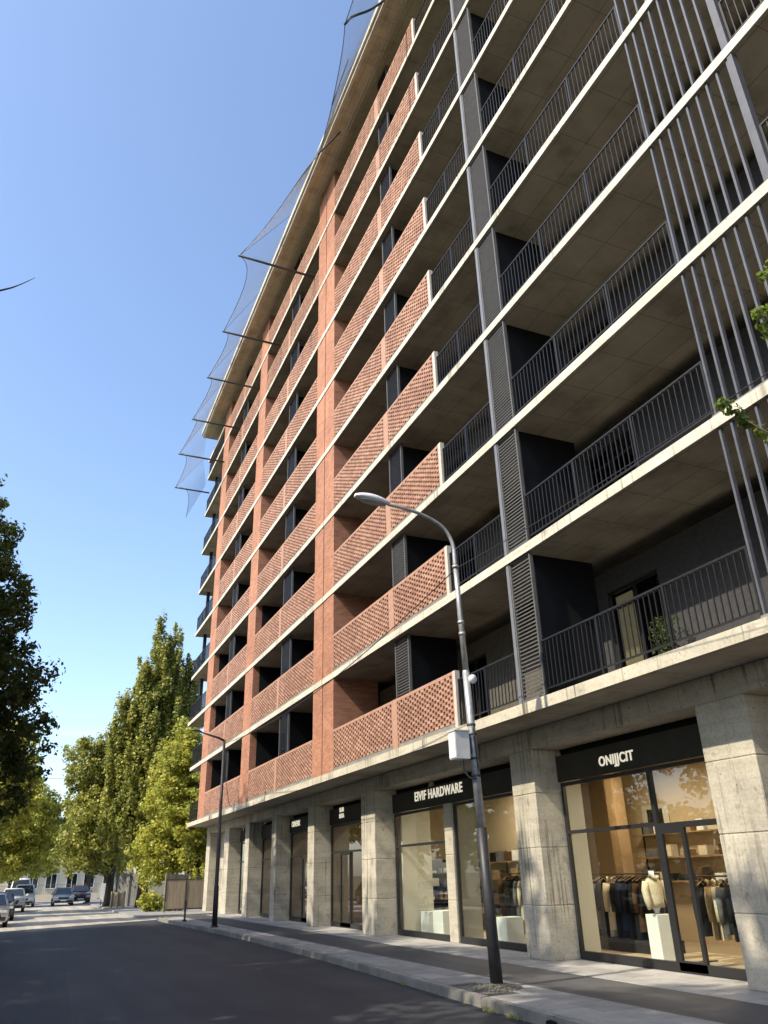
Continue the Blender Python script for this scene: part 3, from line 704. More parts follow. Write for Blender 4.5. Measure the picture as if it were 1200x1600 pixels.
# plinth and dressed bust
pl_ = box('white_plinth', 11.95, 12.30, 13.95, 14.30, .156, .98, 'whitebox', None, .006); tag(pl_, 'tall white plinth standing behind the clothing shop window', 'plinth')
bu = empty('dress_form', (12.12, 14.12, .982), 'dress form in a cream jacket standing on the white plinth', 'dress form')
m = MB(); 
prof = [(.985, .05, .05), (1.02, .045, .045), (1.16, .12, .09), (1.30, .13, .10), (1.45, .17, .12), (1.58, .19, .10), (1.64, .10, .08), (1.68, .055, .055), (1.78, .055, .055)]
def loft(m, prof, cx, cy, n=14):
    b = len(m.v)
    for z, a, c in prof:
        for k in range(n): q = 2*math.pi*k/n; m.v.append((cx+a*math.cos(q), cy+c*math.sin(q), z))
    for i in range(len(prof)-1):
        for k in range(n): m.f.append((b+i*n+k, b+i*n+(k+1) % n, b+(i+1)*n+(k+1) % n, b+(i+1)*n+k))
    m.f.append(tuple(b+k for k in range(n))); e = b+(len(prof)-1)*n; m.f.append(tuple(e+k for k in range(n)))
loft(m, prof, 12.12, 14.12); m.build('form', 'whitebox', bu, True)
m = MB(); loft(m, [(1.10, .20, .15), (1.2, .19, .145), (1.4, .19, .14), (1.55, .205, .125), (1.62, .15, .10), (1.66, .085, .08)], 12.12, 14.12)
for s_ in (-1, 1): m.tube([(12.12+s_*.19, 14.12, 1.57), (12.12+s_*.25, 14.10, 1.42), (12.12+s_*.27, 14.05, 1.25), (12.12+s_*.26, 14.0, 1.08)], [.07, .072, .065, .055], 8)
m.tube([(12.02, 14.05, 1.66), (12.12, 14.0, 1.62), (12.22, 14.05, 1.66), (12.12, 14.2, 1.69), (12.02, 14.05, 1.66)], .03, 6, False)
m.build('jacket', 'cl_cream', bu, True)
# wall shelves with stock
def shelfunit(name, x, y0, y1, zs, label, depth=.35, items=True, seed=1):
    r = random.Random(seed); e = empty(name, (x, (y0+y1)/2, .155), label, 'shelf')
    for yv in (y0, (y0+y1)/2, y1): box('upright', x, x+.03, yv-.015, yv+.015, .156, zs[-1]+.35, 'steel_dark', e)
    for z in zs: box('shelf_board', x-depth, x, y0, y1, z, z+.03, 'shelfw', e)
    out = []
    for zi, z in enumerate(zs):
        yv = y0+.1; k = 0
        while items and yv < y1-.3:
            w = r.uniform(.16, .42); h = r.uniform(.10, .30)
            out.append((x-depth+.05, x-.06, yv, yv+w, z+.031, z+.031+h, r.choice(['whitebox', 'cl_black', 'cl_tan', 'cl_brown', 'cl_cream', 'cl_grey']), zi, k)); yv += w+r.uniform(.08, .4); k += 1
    return out
stock = shelfunit('wall_shelf', 15.36, 12.2, 18.0, (1.5, 2.05, 2.6), 'dark wall shelf with stock on the back wall of the clothing shop', seed=2)
stock += shelfunit('wall_shelf', 14.16, 20.7, 25.6, (.6, 1.1, 1.6, 2.1), 'tall stock shelf on the back wall of the hardware shop', seed=5)
cn = {'whitebox': 'white', 'cl_black': 'black', 'cl_tan': 'tan', 'cl_brown': 'brown', 'cl_cream': 'cream', 'cl_grey': 'grey'}
for (a, b, c, d, e, f, mt, zi, k) in stock:
    sh = 'clothing' if a > 14.5 else 'hardware'
    o = box('stock_box', a, b, c, d, e, f, mt, None, .006); tag(o, '%s box, %s from the near end, %s shelf up, %s shop wall' % (cn[mt], ORD[k], ORD[zi], sh), 'box', 'stock on the %s shop shelf' % sh)
# dark display case and a clothes rack in the hardware shop
dc = empty('display_case', (13.0, 25.5, .155), 'dark open display case facing the street lamp inside the hardware shop', 'display case')
box('back', 12.1, 13.9, 25.78, 25.84, .156, 2.25, 'frame', dc)
for x in (12.1, 12.98, 13.86): box('side', x, x+.04, 25.3, 25.78, .156, 2.25, 'frame', dc)
rr_ = random.Random(77)
for zi, z in enumerate((.62, 1.02, 1.42, 1.82)):
    box('shelf_board', 12.14, 13.86, 25.3, 25.779, z, z+.03, 'frame', dc); x = 12.2; k = 0
    while x < 13.6:
        w = rr_.uniform(.12, .34); h = rr_.uniform(.06, .26); mt = rr_.choice(['whitebox', 'cl_cream', 'whitebox', 'cl_grey', 'cl_tan'])
        tag(box('display_item', x, x+w, 25.36, 25.6, z+.031, z+.031+h, mt, None, .01), '%s item, %s along the %s shelf of the dark display case' % (cn[mt], ORD[k], ORD[zi]), 'box', 'items in the display case'); x += w+rr_.uniform(.05, .2); k += 1
rack(19.0, 21.4, 12.9, 1.78, 'clothes rack behind the near pane of the hardware shop')
for i, (c, h) in enumerate((('cl_black', 1.1), ('cl_black', 1.0), ('cl_cream', .8), ('cl_black', 1.1), ('cl_cream', 1.0), ('cl_grey', .9), ('cl_black', 1.0), ('cl_black', 1.1), ('cl_brown', 1.0))):
    garment(12.9, 19.15+i*.24, 1.74, c, h, R(rng.uniform(-20, 20)), '%s garment, %s from the near end of the hardware shop rack' % (c[3:], ORD[i]), 'clothes on the hardware shop rack', i)
# low plinths in the hardware window and a rack
for (x, ya, yb, h, mt, lb) in ((11.75, 24.0, 24.55, .62, 'whitebox', 'pale low plinth at the far end of the hardware shop window'), (11.6, 22.75, 23.4, .68, 'whitebox', 'white low plinth beside the dark counter in the hardware window'), (11.7, 22.1, 22.5, .6, 'cl_tan', 'tan low plinth in the hardware shop window'),
                               (11.6, 19.2, 19.7, .62, 'whitebox', 'white plinth just right of the concrete mullion in the hardware window'), (11.5, 17.3, 17.65, .56, 'whitebox', 'white plinth behind the street lamp in the hardware window'), (11.5, 16.5, 17.25, .54, 'cl_grey', 'dark grey block at the near end of the hardware window')):
    tag(box('display_plinth', x, x+.5, ya, yb, .156, .156+h, mt, None, .006), lb, 'plinth')
# picture on the back wall
pf = empty('framed_picture', (15.38, 17.4, 1.9), 'dark framed picture on the warm back wall of the clothing shop', 'picture')
box('mount', 15.365, 15.385, 16.9, 17.9, 2.75, 3.35, 'wallpale', pf); box('print', 15.355, 15.364, 17.1, 17.7, 2.85, 3.25, 'frame', pf)

# ------------------------------------------------------------------ street lamps
def bez(p, n=10):
    """Catmull-Rom through the points"""
    p = [Vector(q) for q in p]; p = [p[0]*2-p[1]]+p+[p[-1]*2-p[-2]]; out = []
    for i in range(1, len(p)-2):
        for j in range(n):
            t = j/n; a, b, c, d = p[i-1:i+3]
            out.append(.5*((2*b)+(c-a)*t+(2*a-5*b+4*c-d)*t*t+(3*b-a-3*c+d)*t**3))
    out.append(p[-2]); return out
lx, ly = LAMP1
L1 = empty('street_lamp', (lx, ly, .14), 'tall leaning street lamp with black lower half and grey cabinet near the kerb', 'street lamp')
TOPX = 7.20
def lpx(z): return lx+(TOPX-lx)*(z-.14)/7.4
MB().tube([(lpx(z), ly, z) for z in (.14, 1.3, 2.55)], [.105, .095, .088], 16).build('lower_pole', 'poleblack', L1, True)
MB().tube([(lpx(.14), ly, .14), (lpx(.14), ly, .19)], .14, 16).build('base_collar', 'poleblack', L1, True)
MB().tube([(lpx(z), ly, z) for z in (2.55, 4.2, 5.3)], [.080, .072, .068], 16).build('middle_pole', 'galv', L1, True)
MB().tube([(lpx(z), ly, z) for z in (5.3, 6.6, 7.45)], [.058, .052, .048], 14).build('upper_pole', 'galv', L1, True)
arm = bez([(7.20, ly, 7.45), (7.17, ly, 7.95), (6.94, ly, 8.30), (6.40, ly, 8.52), (5.75, ly, 8.60)], 8)
MB().tube(arm, [.045-.013*i/(len(arm)-1) for i in range(len(arm))], 10).build('arm', 'galv', L1, True)
for z in (5.3, 6.05, 6.28, 7.44): MB().tube([(lpx(z), ly, z-.03), (lpx(z), ly, z+.03)], .066, 14).build('clamp', 'galv', L1, True)
# lamp head: a flattened shell with a lens under it
def head(par, cx, cy, cz, L, W, H, tilt=0, mat='lampwhite'):
    m = MB(); n = 12; rows = 9; b = 0
    for i in range(rows):
        t = i/(rows-1); s = math.sin(math.pi*(.06+.88*t))**.55
        for k in range(n):
            q = 2*math.pi*k/n; zz = math.sin(q); m.v.append((cx-L*t, cy+W*s*math.cos(q)*(.75+.25*t), cz+H*s*(zz if zz > 0 else zz*.35)+tilt*t))
    for i in range(rows-1):
        for k in range(n): m.f.append((i*n+k, i*n+(k+1) % n, (i+1)*n+(k+1) % n, (i+1)*n+k))
    m.f.append(tuple(range(n))); m.f.append(tuple((rows-1)*n+k for k in range(n)))
    h = m.build('lamp_head', mat, par, True)
    m = MB(); 
    pts = [(cx-L*(.5+.40*math.cos(a)), cy+W*.72*math.sin(a)) for a in [2*math.pi*k/16 for k in range(16)]]
    m.prism(pts, cz-H*.50, cz-H*.28, axis=2); 
    for i, v in enumerate(m.v): m.v[i] = (v[0], v[1], v[2]+tilt*(cx-v[0])/L)
    m.build('lens', 'lens', h)
head(L1, 5.78, ly, 8.61, .74, .15, .12, .06)
# cabinet with conduit, disc and straps
cb = MB().box(6.89, 7.17, ly-.13, ly+.13, 3.70, 4.18).build('cabinet', 'boxgrey', L1)
MB().box(6.875, 6.889, ly-.12, ly+.12, 3.72, 4.16).build('cabinet_door', 'lampwhite', cb); MB().box(6.87, 7.19, ly-.15, ly+.15, 4.182, 4.20).build('cabinet_roof', 'boxgrey', cb)
MB().box(7.18, 7.26, ly-.05, ly+.05, 3.80, 4.08).build('bracket', 'steel_dark', L1)
MB().tube(bez([(7.10, ly, 3.70), (7.10, ly, 3.52), (7.20, ly-.03, 3.38), (7.33, ly-.08, 3.42), (7.33, ly-.09, 3.75), (7.28, ly-.09, 4.3)], 6), .016, 8).build('conduit', 'steel_dark', L1, True)
for z in (3.42, 3.72, 4.15, 4.32): MB().tube([(lpx(z), ly, z-.02), (lpx(z), ly, z+.02)], .083, 14).build('strap', 'steel_dark', L1, True)
MB().tube([(7.36, ly-.07, 5.16), (7.36, ly-.10, 5.16)], .085, 14).build('disc_plate', 'lampwhite', L1, True)
# second, far lamp
lx, ly = LAMP2
L2 = empty('street_lamp', (lx, ly, .14), 'slim all black street lamp with a short angled arm by the far shops', 'street lamp')
MB().tube([(lx, ly, .14), (lx, ly, .2)], .15, 14).build('base_collar', 'poleblack', L2, True)
MB().tube([(lx, ly, .14), (lx-.01, ly, 1.6), (lx-.02, ly, 1.62), (lx-.05, ly, 7.25)], [.105, .095, .075, .055], 14).build('pole', 'poleblack', L2, True)
MB().tube([(lx-.05, ly, 7.22), (lx-.3, ly, 7.33), (6.25, ly, 7.55)], [.05, .045, .035], 10).build('arm', 'poleblack', L2, True)
head(L2, 6.30, ly, 7.56, .42, .13, .07, .04, 'poleblack')
# bollard post
bo = MB().tube([(7.22, 39.88, .14), (7.22, 39.88, .22), (7.22, 39.88, .222), (7.22, 39.88, .95), (7.22, 39.88, .99)], [.09, .09, .045, .045, .02], 12).build('bollard', 'poleblack', None, True)
tag(bo, 'thin black bollard on the pavement before the corner', 'bollard')
# cables
def cable(p0, p1, sag, label, r=.012, n=24):
    p0, p1 = Vector(p0), Vector(p1)
    pts = [p0.lerp(p1, i/n)-Vector((0, 0, sag*4*(i/n)*(1-i/n))) for i in range(n+1)]
    tag(MB().tube(pts, r, 5).build('cable', 'wire', None, True), label, 'cable')
cable((7.30, 34.09, 7.12), (7.21, 12.80, 7.40), .55, 'sagging black cable strung between the two street lamps')
cable((7.20, 12.75, 7.40), (7.0, -6, 7.6), .5, 'thin cable running from the near lamp past the balconies', .008)
cable((7.28, 34.09, 6.9), (9.28, 41.2, 5.2), .25, 'short cable dropping from the far lamp to the facade', .012)
cable((-4.5, 95, 12.3), (8.5, 92, 12.2), .25, 'distant overhead cable crossing the street between the trees', .02)

# gravel pit round the near lamp, weeds, drain slot
lx, ly = LAMP1
r = random.Random(8)
gp = MB().box(lx-.48, lx+.42, ly-.52, ly+.52, .10, .132); gpo = gp.build('planting_pit', 'gravel', pave)
m = MB()
for i in range(700):
    a = r.uniform(0, 6.283); q = r.uniform(0, .5)*1.0; x, yv = lx-.03+q*math.cos(a)*.85, ly+q*math.sin(a); s = r.uniform(.008, .026)*(1.25 if q < .25 else 1)
    z = .135+max(0, .05*(1-q/.4)); m.box(x-s, x+s*r.uniform(.5, 1), yv-s, yv+s*r.uniform(.5, 1), z-.01, z+s*r.uniform(.6, 1.1))
tag(m.build('gravel', 'gravel'), 'heap of brown gravel round the foot of the near street lamp', 'gravel', kind='stuff')
def tuft(name, spots, label, mat, hmin, hmax, nb, seed):
    r = random.Random(seed); m = MB()
    for (x, yv, z, rad) in spots:
        for i in range(nb):
            a = r.uniform(0, 6.283); q = rad*math.sqrt(r.random()); bx, by = x+q*math.cos(a), yv+q*math.sin(a); h = r.uniform(hmin, hmax); w = h*.09+.002; l = r.uniform(0, 6.283); ln = h*r.uniform(.1, .7)
            n = len(m.v); dx, dy = math.cos(l)*w, math.sin(l)*w
            m.v += [(bx-dx, by-dy, z), (bx+dx, by+dy, z), (bx+dx*.6+ln*.4*math.sin(l), by+dy*.6-ln*.4*math.cos(l), z+h*.6), (bx+ln*math.sin(l), by-ln*math.cos(l), z+h)]
            m.f += [(n, n+1, n+2), (n, n+2, n+3)]
    return tag(m.build(name, mat), label, 'weeds', kind='stuff')
tuft('kerb_weeds', [(kx(q)-.02+rng.uniform(-.03, .02), q, .0, .06) for q in (8.7, 8.9, 9.6, 10.7, 10.82, 11.0, 11.05, 11.5, 11.62, 11.75, 11.8, 12.5, 13.4, 15.1, 15.2)]+[(LAMP1[0]+.1, LAMP1[1], .14, .3), (LAMP1[0]-.2, LAMP1[1]-.1, .14, .2)], 'small weeds sprouting in the gutter and round the lamp', 'leaf_y', .015, .065, 16, 4)
dr = MB(); dpts = [(-.16, 0), (.16, 0), (.14, .075), (.05, .095), (-.08, .09), (-.15, .06)]
dr.prism([(9.98+p, q+.005) for p, q in dpts], kx(9.98)-.012, kx(9.98)+.03, axis=0); dr.build('drain_inlet', 'black', pave)

# ------------------------------------------------------------------ safety net under the eaves
NT = empty('safety_net', (8.3, 40, 29), 'grey mesh safety net on outrigger poles along the roof edge', 'safety net')
TIPS = [(6.2, 13.5, 30.6), (6.5, 17.0, 30.4), (7.07, 20.0, 30.0), (7.7, 23.5, 31.3), (5.42, 28.56, 29), (5.97, 34.5, 29), (6.06, 39.1, 29), (6.1, 44.1, 29), (6.08, 49.0, 29), (6.7, 54.3, 29), (8.3, 58.6, 28.6)]
INN = [(8.22, 13.5, 33.7), (8.22, 17.0, 33.7), (8.22, 20.0, 33.7), (8.22, 24.0, 33.7), (8.22, 29.5, 33.7), (8.22, 36.0, 33.7), (8.22, 41.0, 33.7), (8.22, 46.0, 33.7), (8.22, 51.0, 33.7), (8.8, 55.5, 32.5), (9.26, 56.2, 30.6)]
for i in range(4, 10):
    t = TIPS[i]; MB().tube([(t[0]-.05, t[1], t[2]), (9.30, t[1]+.15, t[2]+.05)], .06, 8).build('pole', 'steel_dark', NT, True)
t = TIPS[3]; MB().tube([(t[0]-.05, t[1], t[2]), (8.75, t[1]+.1, 33.35)], .04, 8).build('pole', 'steel_dark', NT, True)
t = TIPS[2]; MB().tube([t, (7.75, 19.9, 33.0)], .03, 8).build('pole', 'steel_dark', NT, True)
t = TIPS[1]; MB().tube(bez([t, (6.85, 17.1, 31.2), (7.6, 17.2, 32.2), (8.3, 17.3, 33.38)], 5), .05, 8).build('pole', 'steel_dark', NT, True)
def outer(i, t):
    a, b = Vector(TIPS[i]), Vector(TIPS[i+1]); c, d = Vector(INN[i]), Vector(INN[i+1])
    s = .30*4*t*(1-t) if i >= 3 else .06*4*t*(1-t)
    p = a.lerp(b, t); q = c.lerp(d, t); return p.lerp(q, s)
def netp(i, t, s):
    o = outer(i, t); q = Vector(INN[i]).lerp(Vector(INN[i+1]), t); p = o.lerp(q, s); p.z -= .12*math.sin(math.pi*s)*math.sin(math.pi*t); return p
nm = MB(); rope = MB()
for i in range(len(TIPS)-1):
    rope.tube([outer(i, j/12) for j in range(13)], .016, 5)
    if i >= 3: rope.tube([netp(i, 0, j/6) for j in range(7)], .010, 4)
    W = (Vector(TIPS[i])-Vector(TIPS[i+1])).length; H = 4.6; nu = max(4, int(W/.14)); nv = int(H/.14)
    for u in range(nu+1):
        nm.tube([netp(i, u/nu, j/8) for j in range(9)], .0042, 3, False)
    for v in range(nv+1):
        nm.tube([netp(i, j/8, v/nv) for j in range(9)], .0042, 3, False)
rope.build('edge_rope', 'steel_dark', NT, True)
o = nm.build('netting', 'net', NT); o['kind'] = 'stuff'

# ------------------------------------------------------------------ trees
def leaves(name, centers, per, spread, size, mat, parent, seed, up=.3, axis=None):
    """many leaf-sized rhombs scattered in clumps"""
    g = np.random.default_rng(seed); C = np.asarray(centers, float); n = len(C)*per
    P = np.repeat(C[:, :3], per, 0); S = np.asarray(spread, float)
    d = g.normal(size=(n, 3)); d /= np.linalg.norm(d, axis=1)[:, None]; rad = g.random(n)**.45
    P = P+d*rad[:, None]*S*(C[:, 3].repeat(per)[:, None] if C.shape[1] > 3 else 1)
    nrm = d*1.0+g.normal(size=(n, 3))*.5+np.array([0, 0, up]); nrm /= np.linalg.norm(nrm, axis=1)[:, None]
    t = np.cross(nrm, g.normal(size=(n, 3))); t /= np.linalg.norm(t, axis=1)[:, None]; b = np.cross(nrm, t)
    sz = size*(.6+.8*g.random(n))[:, None]
    V = np.empty((n, 4, 3)); V[:, 0] = P-t*sz; V[:, 1] = P+b*sz*.62+nrm*sz*.12; V[:, 2] = P+t*sz*1.05; V[:, 3] = P-b*sz*.62+nrm*sz*.12
    if parent: V -= np.array(off(parent))
    me = bpy.data.meshes.new(name); me.vertices.add(n*4); me.vertices.foreach_set('co', V.ravel())
    me.loops.add(n*4); me.loops.foreach_set('vertex_index', np.arange(n*4, dtype=np.int32)); me.polygons.add(n)
    me.polygons.foreach_set('loop_start', np.arange(0, n*4, 4, dtype=np.int32)); me.polygons.foreach_set('loop_total', np.full(n, 4, np.int32))
    me.update(calc_edges=True); me.materials.append(M[mat])
    o = bpy.data.objects.new(name, me); COL.objects.link(o)
    if parent: o.parent = parent
    return o
def tree(name, label, base, trunk_h, trunk_r, blobs, n_clump, per, spread, size, mat, seed, cat='tree', group=None, lean=(0, 0), limbs=26):
    r = random.Random(seed); g = np.random.default_rng(seed)
    e = empty(name, base, label, cat, group)
    vol = np.array([b[3]*b[4]*b[5] for b in blobs])**.67; vol = vol/vol.sum(); C = []
    for bl, f in zip(blobs, vol):
        m = max(4, int(n_clump*f)); d = g.normal(size=(m, 3)); d /= np.linalg.norm(d, axis=1)[:, None]
        q = (.35+.65*g.random(m)**.5)*(.86+.28*g.random(m))
        c = np.array(bl[:3])+d*q[:, None]*np.array(bl[3:6]); C.append(np.c_[c, .55+.75*g.random(m)])
    C = np.concatenate(C); C = C[C[:, 2] > base[2]+1.2]
    leaves('crown', C, per, spread, size, mat, e, seed)
    tm = MB(); bx, by, bz = base; top = (bx+lean[0], by+lean[1], bz+trunk_h)
    pts = [(bx, by, bz-.1), (bx+lean[0]*.15+r.uniform(-.1, .1), by+lean[1]*.15, bz+trunk_h*.25), (bx+lean[0]*.5+r.uniform(-.15, .15), by+lean[1]*.5, bz+trunk_h*.6), top]
    pp = bez(pts, 5); tm.tube(pp, [trunk_r*(1.25 if i == 0 else 1)*(1-.72*i/(len(pp)-1)) for i in range(len(pp))], 9)
    idx = g.choice(len(C), min(limbs, len(C)), replace=False)
    for i in idx:
        c = Vector(C[i, :3]); t = r.uniform(.3, .98); k = int(t*(len(pp)-1)); p = pp[k]
        if c.z < p.z-.5: k = max(1, int(k*.5)); p = pp[k]
        mid = p.lerp(c, .5)+Vector((r.uniform(-.3, .3), r.uniform(-.3, .3), r.uniform(.0, .6))); rr = trunk_r*(1-.72*k/(len(pp)-1))*.42
        lp_ = bez([p, mid, c], 4); tm.tube(lp_, [max(.012, rr*(1-.85*j/(len(lp_)-1))) for j in range(len(lp_))], 6)
    tm.build('trunk', 'bark', e, True)
    return e
# tall poplar on the right: upright spindle lobes
pb = [(8.3, 67, 14.5, 1.25, 1.5, 6.8), (7.0, 66.4, 11.0, 1.1, 1.3, 6.4), (9.7, 66.6, 13.5, 1.15, 1.4, 7.4), (10.9, 67.5, 10.5, 1.2, 1.4, 7.0), (6.0, 66.2, 8.4, 1.2, 1.4, 5.2), (8.4, 65.2, 7.2, 2.6, 2.0, 5.4), (8.1, 66.5, 20.0, .55, .6, 2.6), (9.5, 66.8, 19.6, .6, .7, 2.8), (7.4, 66.4, 16.4, .5, .6, 2.4), (10.6, 66.8, 16.8, .6, .7, 2.6), (6.4, 66.2, 13.0, .55, .6, 2.2), (8.8, 66.0, 17.4, .7, .8, 3.0), (5.6, 66.0, 12.6, .7, .8, 3.4), (6.9, 65.6, 15.6, .7, .8, 3.4), (11.2, 66.6, 16.2, .8, .9, 4.0), (10.2, 65.8, 11, .9, 1, 5), (8.3, 66.2, 10.5, 2.9, 2.0, 6.6), (9.2, 66.6, 15.2, 1.7, 1.4, 4.2)]
tree('poplar_tree', 'tallest poplar with upright feathery crown behind the wooden fence', (8.7, 66, .1), 19, .42, pb, 1500, 74, (.30, .30, .85), .115, 'leaf_p', 11, limbs=70)
tree('plane_tree', 'broad tree at the left of the poplar leaning over the street', (6.9, 72, .1), 9, .38, [(5.6, 71, 7.5, 3.0, 3, 4.4), (3.9, 70.5, 10.6, 1.9, 2, 2.0), (7.6, 72, 9, 3, 3, 4.5), (5.0, 71, 4.6, 2.6, 2.5, 2.2), (5.8, 70.5, 11.8, 1.4, 1.4, 1.6)], 760, 62, (.62, .62, .5), .125, 'leaf_p', 12, limbs=40)
tree('maple_tree', 'bushy bright green tree between the poplar and the building corner', (11.2, 58.5, .1), 5, .26, [(10.4, 58.5, 5.0, 2.4, 2.2, 3.2), (12.2, 59.5, 7.4, 2.2, 2.0, 3.2), (9.2, 59.5, 7.6, 1.8, 1.7, 3.4), (8.6, 58.8, 3.4, 1.8, 1.6, 1.9), (10.2, 60, 10.2, 1.2, 1.2, 2.6)], 700, 64, (.52, .52, .42), .105, 'leaf_y', 13, limbs=30)
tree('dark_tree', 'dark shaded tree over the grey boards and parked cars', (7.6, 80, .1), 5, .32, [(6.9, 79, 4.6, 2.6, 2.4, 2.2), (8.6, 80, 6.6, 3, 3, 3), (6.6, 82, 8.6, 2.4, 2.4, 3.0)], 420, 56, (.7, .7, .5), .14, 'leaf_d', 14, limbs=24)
tree('street_tree', 'pale hazy tree far down the street behind the parked cars', (7.2, 100, .1), 7, .3, [(6.4, 100, 8.0, 2.6, 2.6, 4.2), (4.6, 101, 6.4, 1.8, 2, 2.8), (8.4, 100, 9, 3, 3, 4)], 300, 40, (.9, .9, .7), .2, 'leaf_y', 15, limbs=20)
# left side of the street
tree('roadside_tree', 'yellow green sunlit tree above the parked cars', (-4.2, 84, .12), 8, .36, [(-2.4, 83, 7.0, 4.2, 3.4, 4.2), (.4, 82, 7.4, 2.3, 2.4, 3.4), (-.4, 82.5, 4.2, 2.6, 2.4, 2.0), (-4.5, 84, 9, 3.5, 3, 4)], 780, 56, (.65, .65, .45), .13, 'leaf_y', 21, limbs=30)
tree('roadside_tree', 'yellow green tree farther down the left side of the street', (-3.6, 100, .12), 8, .36, [(-1.5, 99, 7.2, 4.0, 3, 4.6), (1.6, 99, 6.6, 2.4, 2.4, 3.6), (2.2, 99, 4.2, 1.7, 1.8, 1.8)], 520, 52, (.75, .75, .5), .15, 'leaf_y', 22, limbs=24)
tree('roadside_tree', 'young bright tree reaching out from behind the big dark tree', (-4.4, 64, .12), 7, .3, [(-2.0, 63, 9.8, 2.2, 2.4, 3.2), (-.9, 63, 7.6, 1.5, 1.7, 2.6), (-3.5, 64, 8, 2.8, 2.8, 4)], 300, 44, (.7, .7, .5), .15, 'leaf_y', 23, limbs=24)
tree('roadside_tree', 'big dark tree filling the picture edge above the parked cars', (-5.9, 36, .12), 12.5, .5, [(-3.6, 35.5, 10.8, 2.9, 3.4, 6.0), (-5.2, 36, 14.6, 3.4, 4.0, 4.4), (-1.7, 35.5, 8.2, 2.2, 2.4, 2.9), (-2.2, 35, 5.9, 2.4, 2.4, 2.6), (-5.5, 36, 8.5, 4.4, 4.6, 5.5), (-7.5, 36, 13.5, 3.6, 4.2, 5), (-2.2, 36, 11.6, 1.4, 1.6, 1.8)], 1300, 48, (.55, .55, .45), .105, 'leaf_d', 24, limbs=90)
# trees along the far pavement that stand outside the picture, seen in the shop glass and by their shade
for (yv, h, ry, lb) in ((46.8, 17.5, 1.9, 'narrow tree across the street that throws the first shadow band on the road'), (56.8, 17.0, 1.5, 'narrow tree across the street that throws the second shadow band on the road'), (65.5, 16.0, 1.6, 'narrow tree across the street that throws the farthest shadow band on the road')):
    tree('shade_tree', lb, (-8.6, yv, 0), 11, .3, [(-8.6, yv, h*.5, 2.6, ry, h*.40), (-7.4, yv, h*.35, 2.4, ry, h*.25), (-9, yv, h*.72, 2.4, ry, h*.26)], 320, 40, (.7, .6, .7), .2, 'leaf_g', int(yv), group='shade trees across the street')
lbs = ['wide shade tree across the street mirrored in the clothing shop glass', 'tall shade tree across the street mirrored in the hardware shop glass', 'leafy shade tree across the street opposite the concrete joint', 'shade tree across the street next to the big dark tree']
for i, (yv, h) in enumerate(((4.5, 21.5), (13.5, 22.5), (21.5, 21.5), (29.0, 22.0))):
    tree('shade_tree', lbs[i], (-9.2, yv, .0), 13, .45, [(-9.2, yv, h*.52, 4.4, 4.6, h*.30), (-9.6, yv+1.2, h*.76, 3.6, 3.8, h*.22), (-7.8, yv-1.0, h*.42, 3.2, 3.8, h*.20), (-8.0, yv+1.4, h*.62, 2.9, 3.2, h*.20)], 430, 44, (.95, .95, .7), .19, 'leaf_y', 30+i, limbs=26, group='shade trees across the street')  # bright leaf colour stands in for sunlight on the mirrored foliage
# hedge opposite, out of view, added to darken the reflections in the shop glass
hg_ = empty('unseen_hedge', (-13.5, 22, 0), 'unseen hedge added across the street to darken the shop glass reflections', 'hedge')
gg = np.random.default_rng(5); hn = 900
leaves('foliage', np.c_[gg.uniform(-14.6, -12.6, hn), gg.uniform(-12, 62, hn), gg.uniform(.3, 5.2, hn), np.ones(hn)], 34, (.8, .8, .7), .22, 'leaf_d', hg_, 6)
hs = MB()
for q in range(-11, 62, 3): hs.tube([(-13.6, q, 0), (-13.5, q+.2, 3.6)], [.06, .02], 5)
hs.build('stems', 'bark', hg_)
# shrubs by the fence
def shrub(name, label, x, yv, z, rx, ry, rz, mat, seed, n=60):
    e = empty(name, (x, yv, z), label, 'shrub'); g = np.random.default_rng(seed); d = g.normal(size=(n, 3)); d /= np.linalg.norm(d, axis=1)[:, None]
    C = np.array([x, yv, z+rz*.55])+d*(g.random(n)**.4)[:, None]*np.array([rx, ry, rz*.6]); C = np.c_[C, np.ones(n)]; C = C[C[:, 2] > z]
    leaves('foliage', C, 40, (.2, .2, .22), .07, mat, e, seed)
    st = MB(); r = random.Random(seed)
    for i in range(7): st.tube([(x+r.uniform(-.1, .1), yv, z), (x+r.uniform(-.6, .6)*rx, yv+r.uniform(-.5, .5)*ry, z+rz*.8)], [.015, .006], 5)
    st.build('stem', 'bark', e)
shrub('shrub', 'low pale shrub at the foot of the poplar by the kerb', 8.0, 56.0, .1, .85, .7, .95, 'leaf_y', 41)
shrub('shrub', 'small shrub against the wooden fence near the metal frame', 9.2, 55.2, .1, .6, .5, .5, 'leaf_y', 42, 36)
shrub('shrub', 'clipped shrub between the wooden fence and the building', 11.6, 56.4, .1, 1.3, 1.2, 2.6, 'leaf_y', 43, 90)
pp_ = empty('potted_plant', (10.55, 10.9, 5.045), 'leafy potted plant behind the railing beside the cream curtain', 'plant')
MB().tube([(10.55, 10.9, 5.045), (10.55, 10.9, 5.38), (10.55, 10.9, 5.40)], [.13, .18, .19], 14).build('pot', 'grey_base', pp_, True)
gg2 = np.random.default_rng(9); leaves('foliage', np.c_[10.55+gg2.normal(size=40)*.14, 10.9+gg2.normal(size=40)*.16, 5.75+gg2.normal(size=40)*.16, np.ones(40)], 16, (.12, .12, .12), .03, 'leaf_d', pp_, 9)
MB().tube([(10.55, 10.9, 5.38), (10.57, 10.88, 5.8)], [.015, .006], 6).build('stem', 'bark', pp_)
